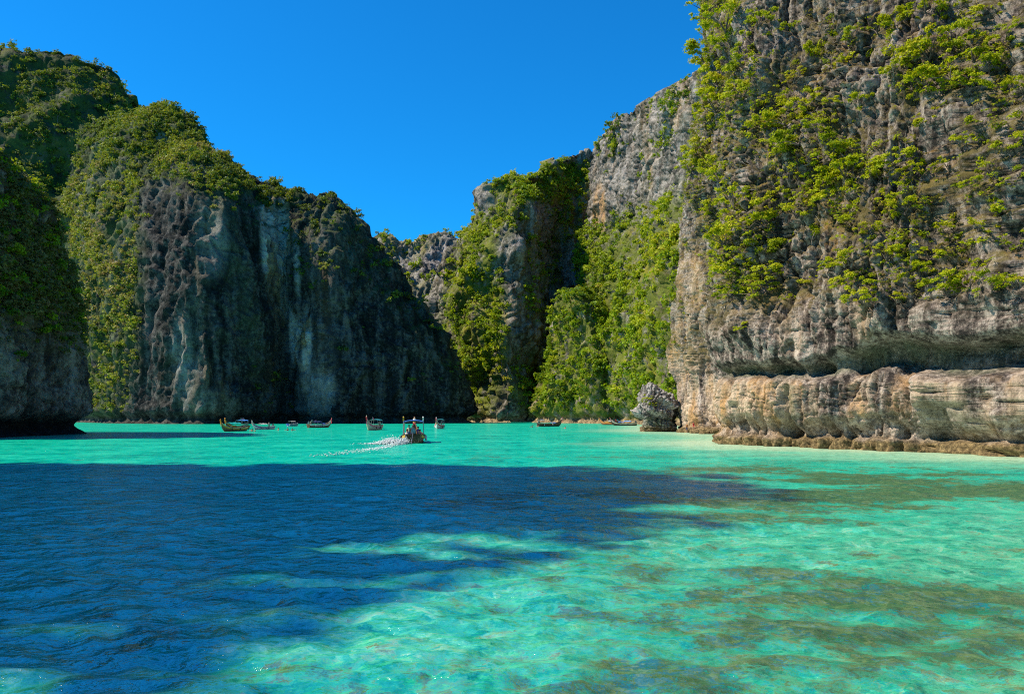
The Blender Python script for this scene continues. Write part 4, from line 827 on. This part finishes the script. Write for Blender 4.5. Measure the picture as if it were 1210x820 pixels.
on_boat('tour', -3.0, -.62, .0, R(170), 'passenger in pink top sitting on the crowded boat near the white flag', 'sit', 'pink', 'white', s=1.1)
on_boat('tour', -1.7, .45, .28, R(180), 'passenger in cream top standing under the blue canopy of the crowded boat', 'stand', 'cream', 'blue', s=.95)
on_boat('tour', -1.7, -.45, .1, R(0), 'passenger in purple top standing under the blue canopy of the crowded boat', 'stand', 'purple', 'black', s=.95)
on_boat('tour', -.3, .5, .0, R(0), 'passenger in red top sitting amidships on the crowded boat', 'sit', 'red', 'grey')
on_boat('tour', -.3, -.5, .0, R(0), 'passenger in teal top sitting amidships on the crowded boat', 'sit', 'teal', 'navy')
on_boat('tour', -4.1, -.55, .1, R(200), 'passenger in orange life vest sitting on the stern corner of the crowded boat', 'sit', 'orange', 'black', s=.9)
on_boat('red_ribbon', -3.6, 0, .14, R(0), 'boatman in cream shirt standing at the stern of the red-ribboned boat', 'stand', 'cream', 'navy', s=.9)
on_boat('white', -2.2, .2, .14, R(20), 'boatman in grey shirt standing on the white boat', 'stand', 'grey', 'black', s=.9)
on_boat('pink', -.6, 0, .1, R(40), 'person in white shirt sitting on the cream boat with pink ribbons', 'sit', 'white', 'blue')
on_boat('cluster2', -2.4, .1, .14, R(90), 'person in red shirt standing on the boat heaped with cloth', 'stand', 'red', 'navy', s=.9)
for sx, sy, rz in ((298, 509.5, .3), (301.5, 509.8, 2), (340, 508.6, 1), (345.5, 509, 4), (329, 508.4, 2.2), (629, 505.0, 1), (635, 504.4, 3), (668, 506.5, 2)):
    Y = at_y(sy); g = sx < 400
    person('swimmer up to the chest in the turquoise water among the moored long-tail boats' if g else 'swimmer up to the chest near the dark boat with blue tarpaulin', ((sx - CX) / F * Y, Y, -1.22), rz, 'swim', 'skin' if int(sx) % 2 else 'red', 'navy', 'swimmers by the moored boats' if g else 'swimmers by the tarpaulin boat')
person('person in red shirt sitting on the low shore rocks behind the islet', ((819 - CX) / F * 148.4, 148.2, .72), R(180), 'sit', 'red', 'red', s=1.0)
person('person in orange shirt standing beside the low shore rocks next to the islet', ((811 - CX) / F * 148, 147.6, .1), R(200), 'stand', 'orange', 'navy', s=.95)

# ------------------------------------------------------------------ wake of the crowded boat
def wake():
    rg = np.random.default_rng(77); A = np.array([(B['tour'].location.x - .4, 88.2), (-12.6, 76), (-13.6, 66), (-15.5, 56), (-17.5, 48)])
    t = rg.random(1700) ** 3.2 * .62; d = np.linspace(0, 1, len(A)); cx = np.interp(t, d, A[:, 0]); cy = np.interp(t, d, A[:, 1])
    wd = .5 + 1.6 * t; cx = cx + rg.normal(size=len(t)) * wd * .55; cy = cy + rg.normal(size=len(t)) * .6
    sz = (.022 + .045 * rg.random(len(t)) ** 2) * (1 - .4 * t); el = np.r_[1 + 2.5 * t]; hz = np.where(t < .2, np.abs(rg.normal(size=len(t))) * .3 * (1 - t / .2), 0)
    # rooster tail thrown aside of the stern
    m = 2600; sx = B['tour'].location.x - .6 - np.abs(rg.normal(size=m)) * 1.5; sy = 88.0 - np.abs(rg.normal(size=m)) * 1.3; shz = np.abs(rg.normal(size=m)) * .28 * np.exp(-((sx - B['tour'].location.x + 1.6) / 1.6) ** 2)
    cx = np.r_[cx, sx]; cy = np.r_[cy, sy]; hz = np.r_[hz, shz]; sz = np.r_[sz, .02 + .055 * rg.random(m) ** 2]
    ph = (1 + 5 ** .5) / 2; ico = np.array([(-1, ph, 0), (1, ph, 0), (-1, -ph, 0), (1, -ph, 0), (0, -1, ph), (0, 1, ph), (0, -1, -ph), (0, 1, -ph), (ph, 0, -1), (ph, 0, 1), (-ph, 0, -1), (-ph, 0, 1)]) / 1.9
    fc = np.array([(0, 11, 5), (0, 5, 1), (0, 1, 7), (0, 7, 10), (0, 10, 11), (1, 5, 9), (5, 11, 4), (11, 10, 2), (10, 7, 6), (7, 1, 8), (3, 9, 4), (3, 4, 2), (3, 2, 6), (3, 6, 8), (3, 8, 9), (4, 9, 5), (2, 4, 11), (6, 2, 10), (8, 6, 7), (9, 8, 1)])
    N = len(cx); V = ico[None] * sz[:, None, None] * np.stack([1 + rg.random(N), (1 + rg.random(N)) * np.r_[el, np.ones(m)], (.3 + .3 * rg.random(N)) / np.r_[el, np.ones(m)]], 1)[:, None] + np.stack([cx, cy, hz + .05], 1)[:, None]
    Q = fc[None] + (np.arange(N) * 12)[:, None, None]
    t2 = NT('foam'); mat = t2.out(t2.n('BsdfPrincipled', {'Base Color': (.82, .85, .85, 1), 'Roughness': .8}))
    o = obj_np('wake_foam', V.reshape(-1, 3), Q.reshape(-1, 3), mat); tag(o, 'white foam and spray of the wake behind the crowded long-tail boat', 'foam', None, 'stuff')
wake()
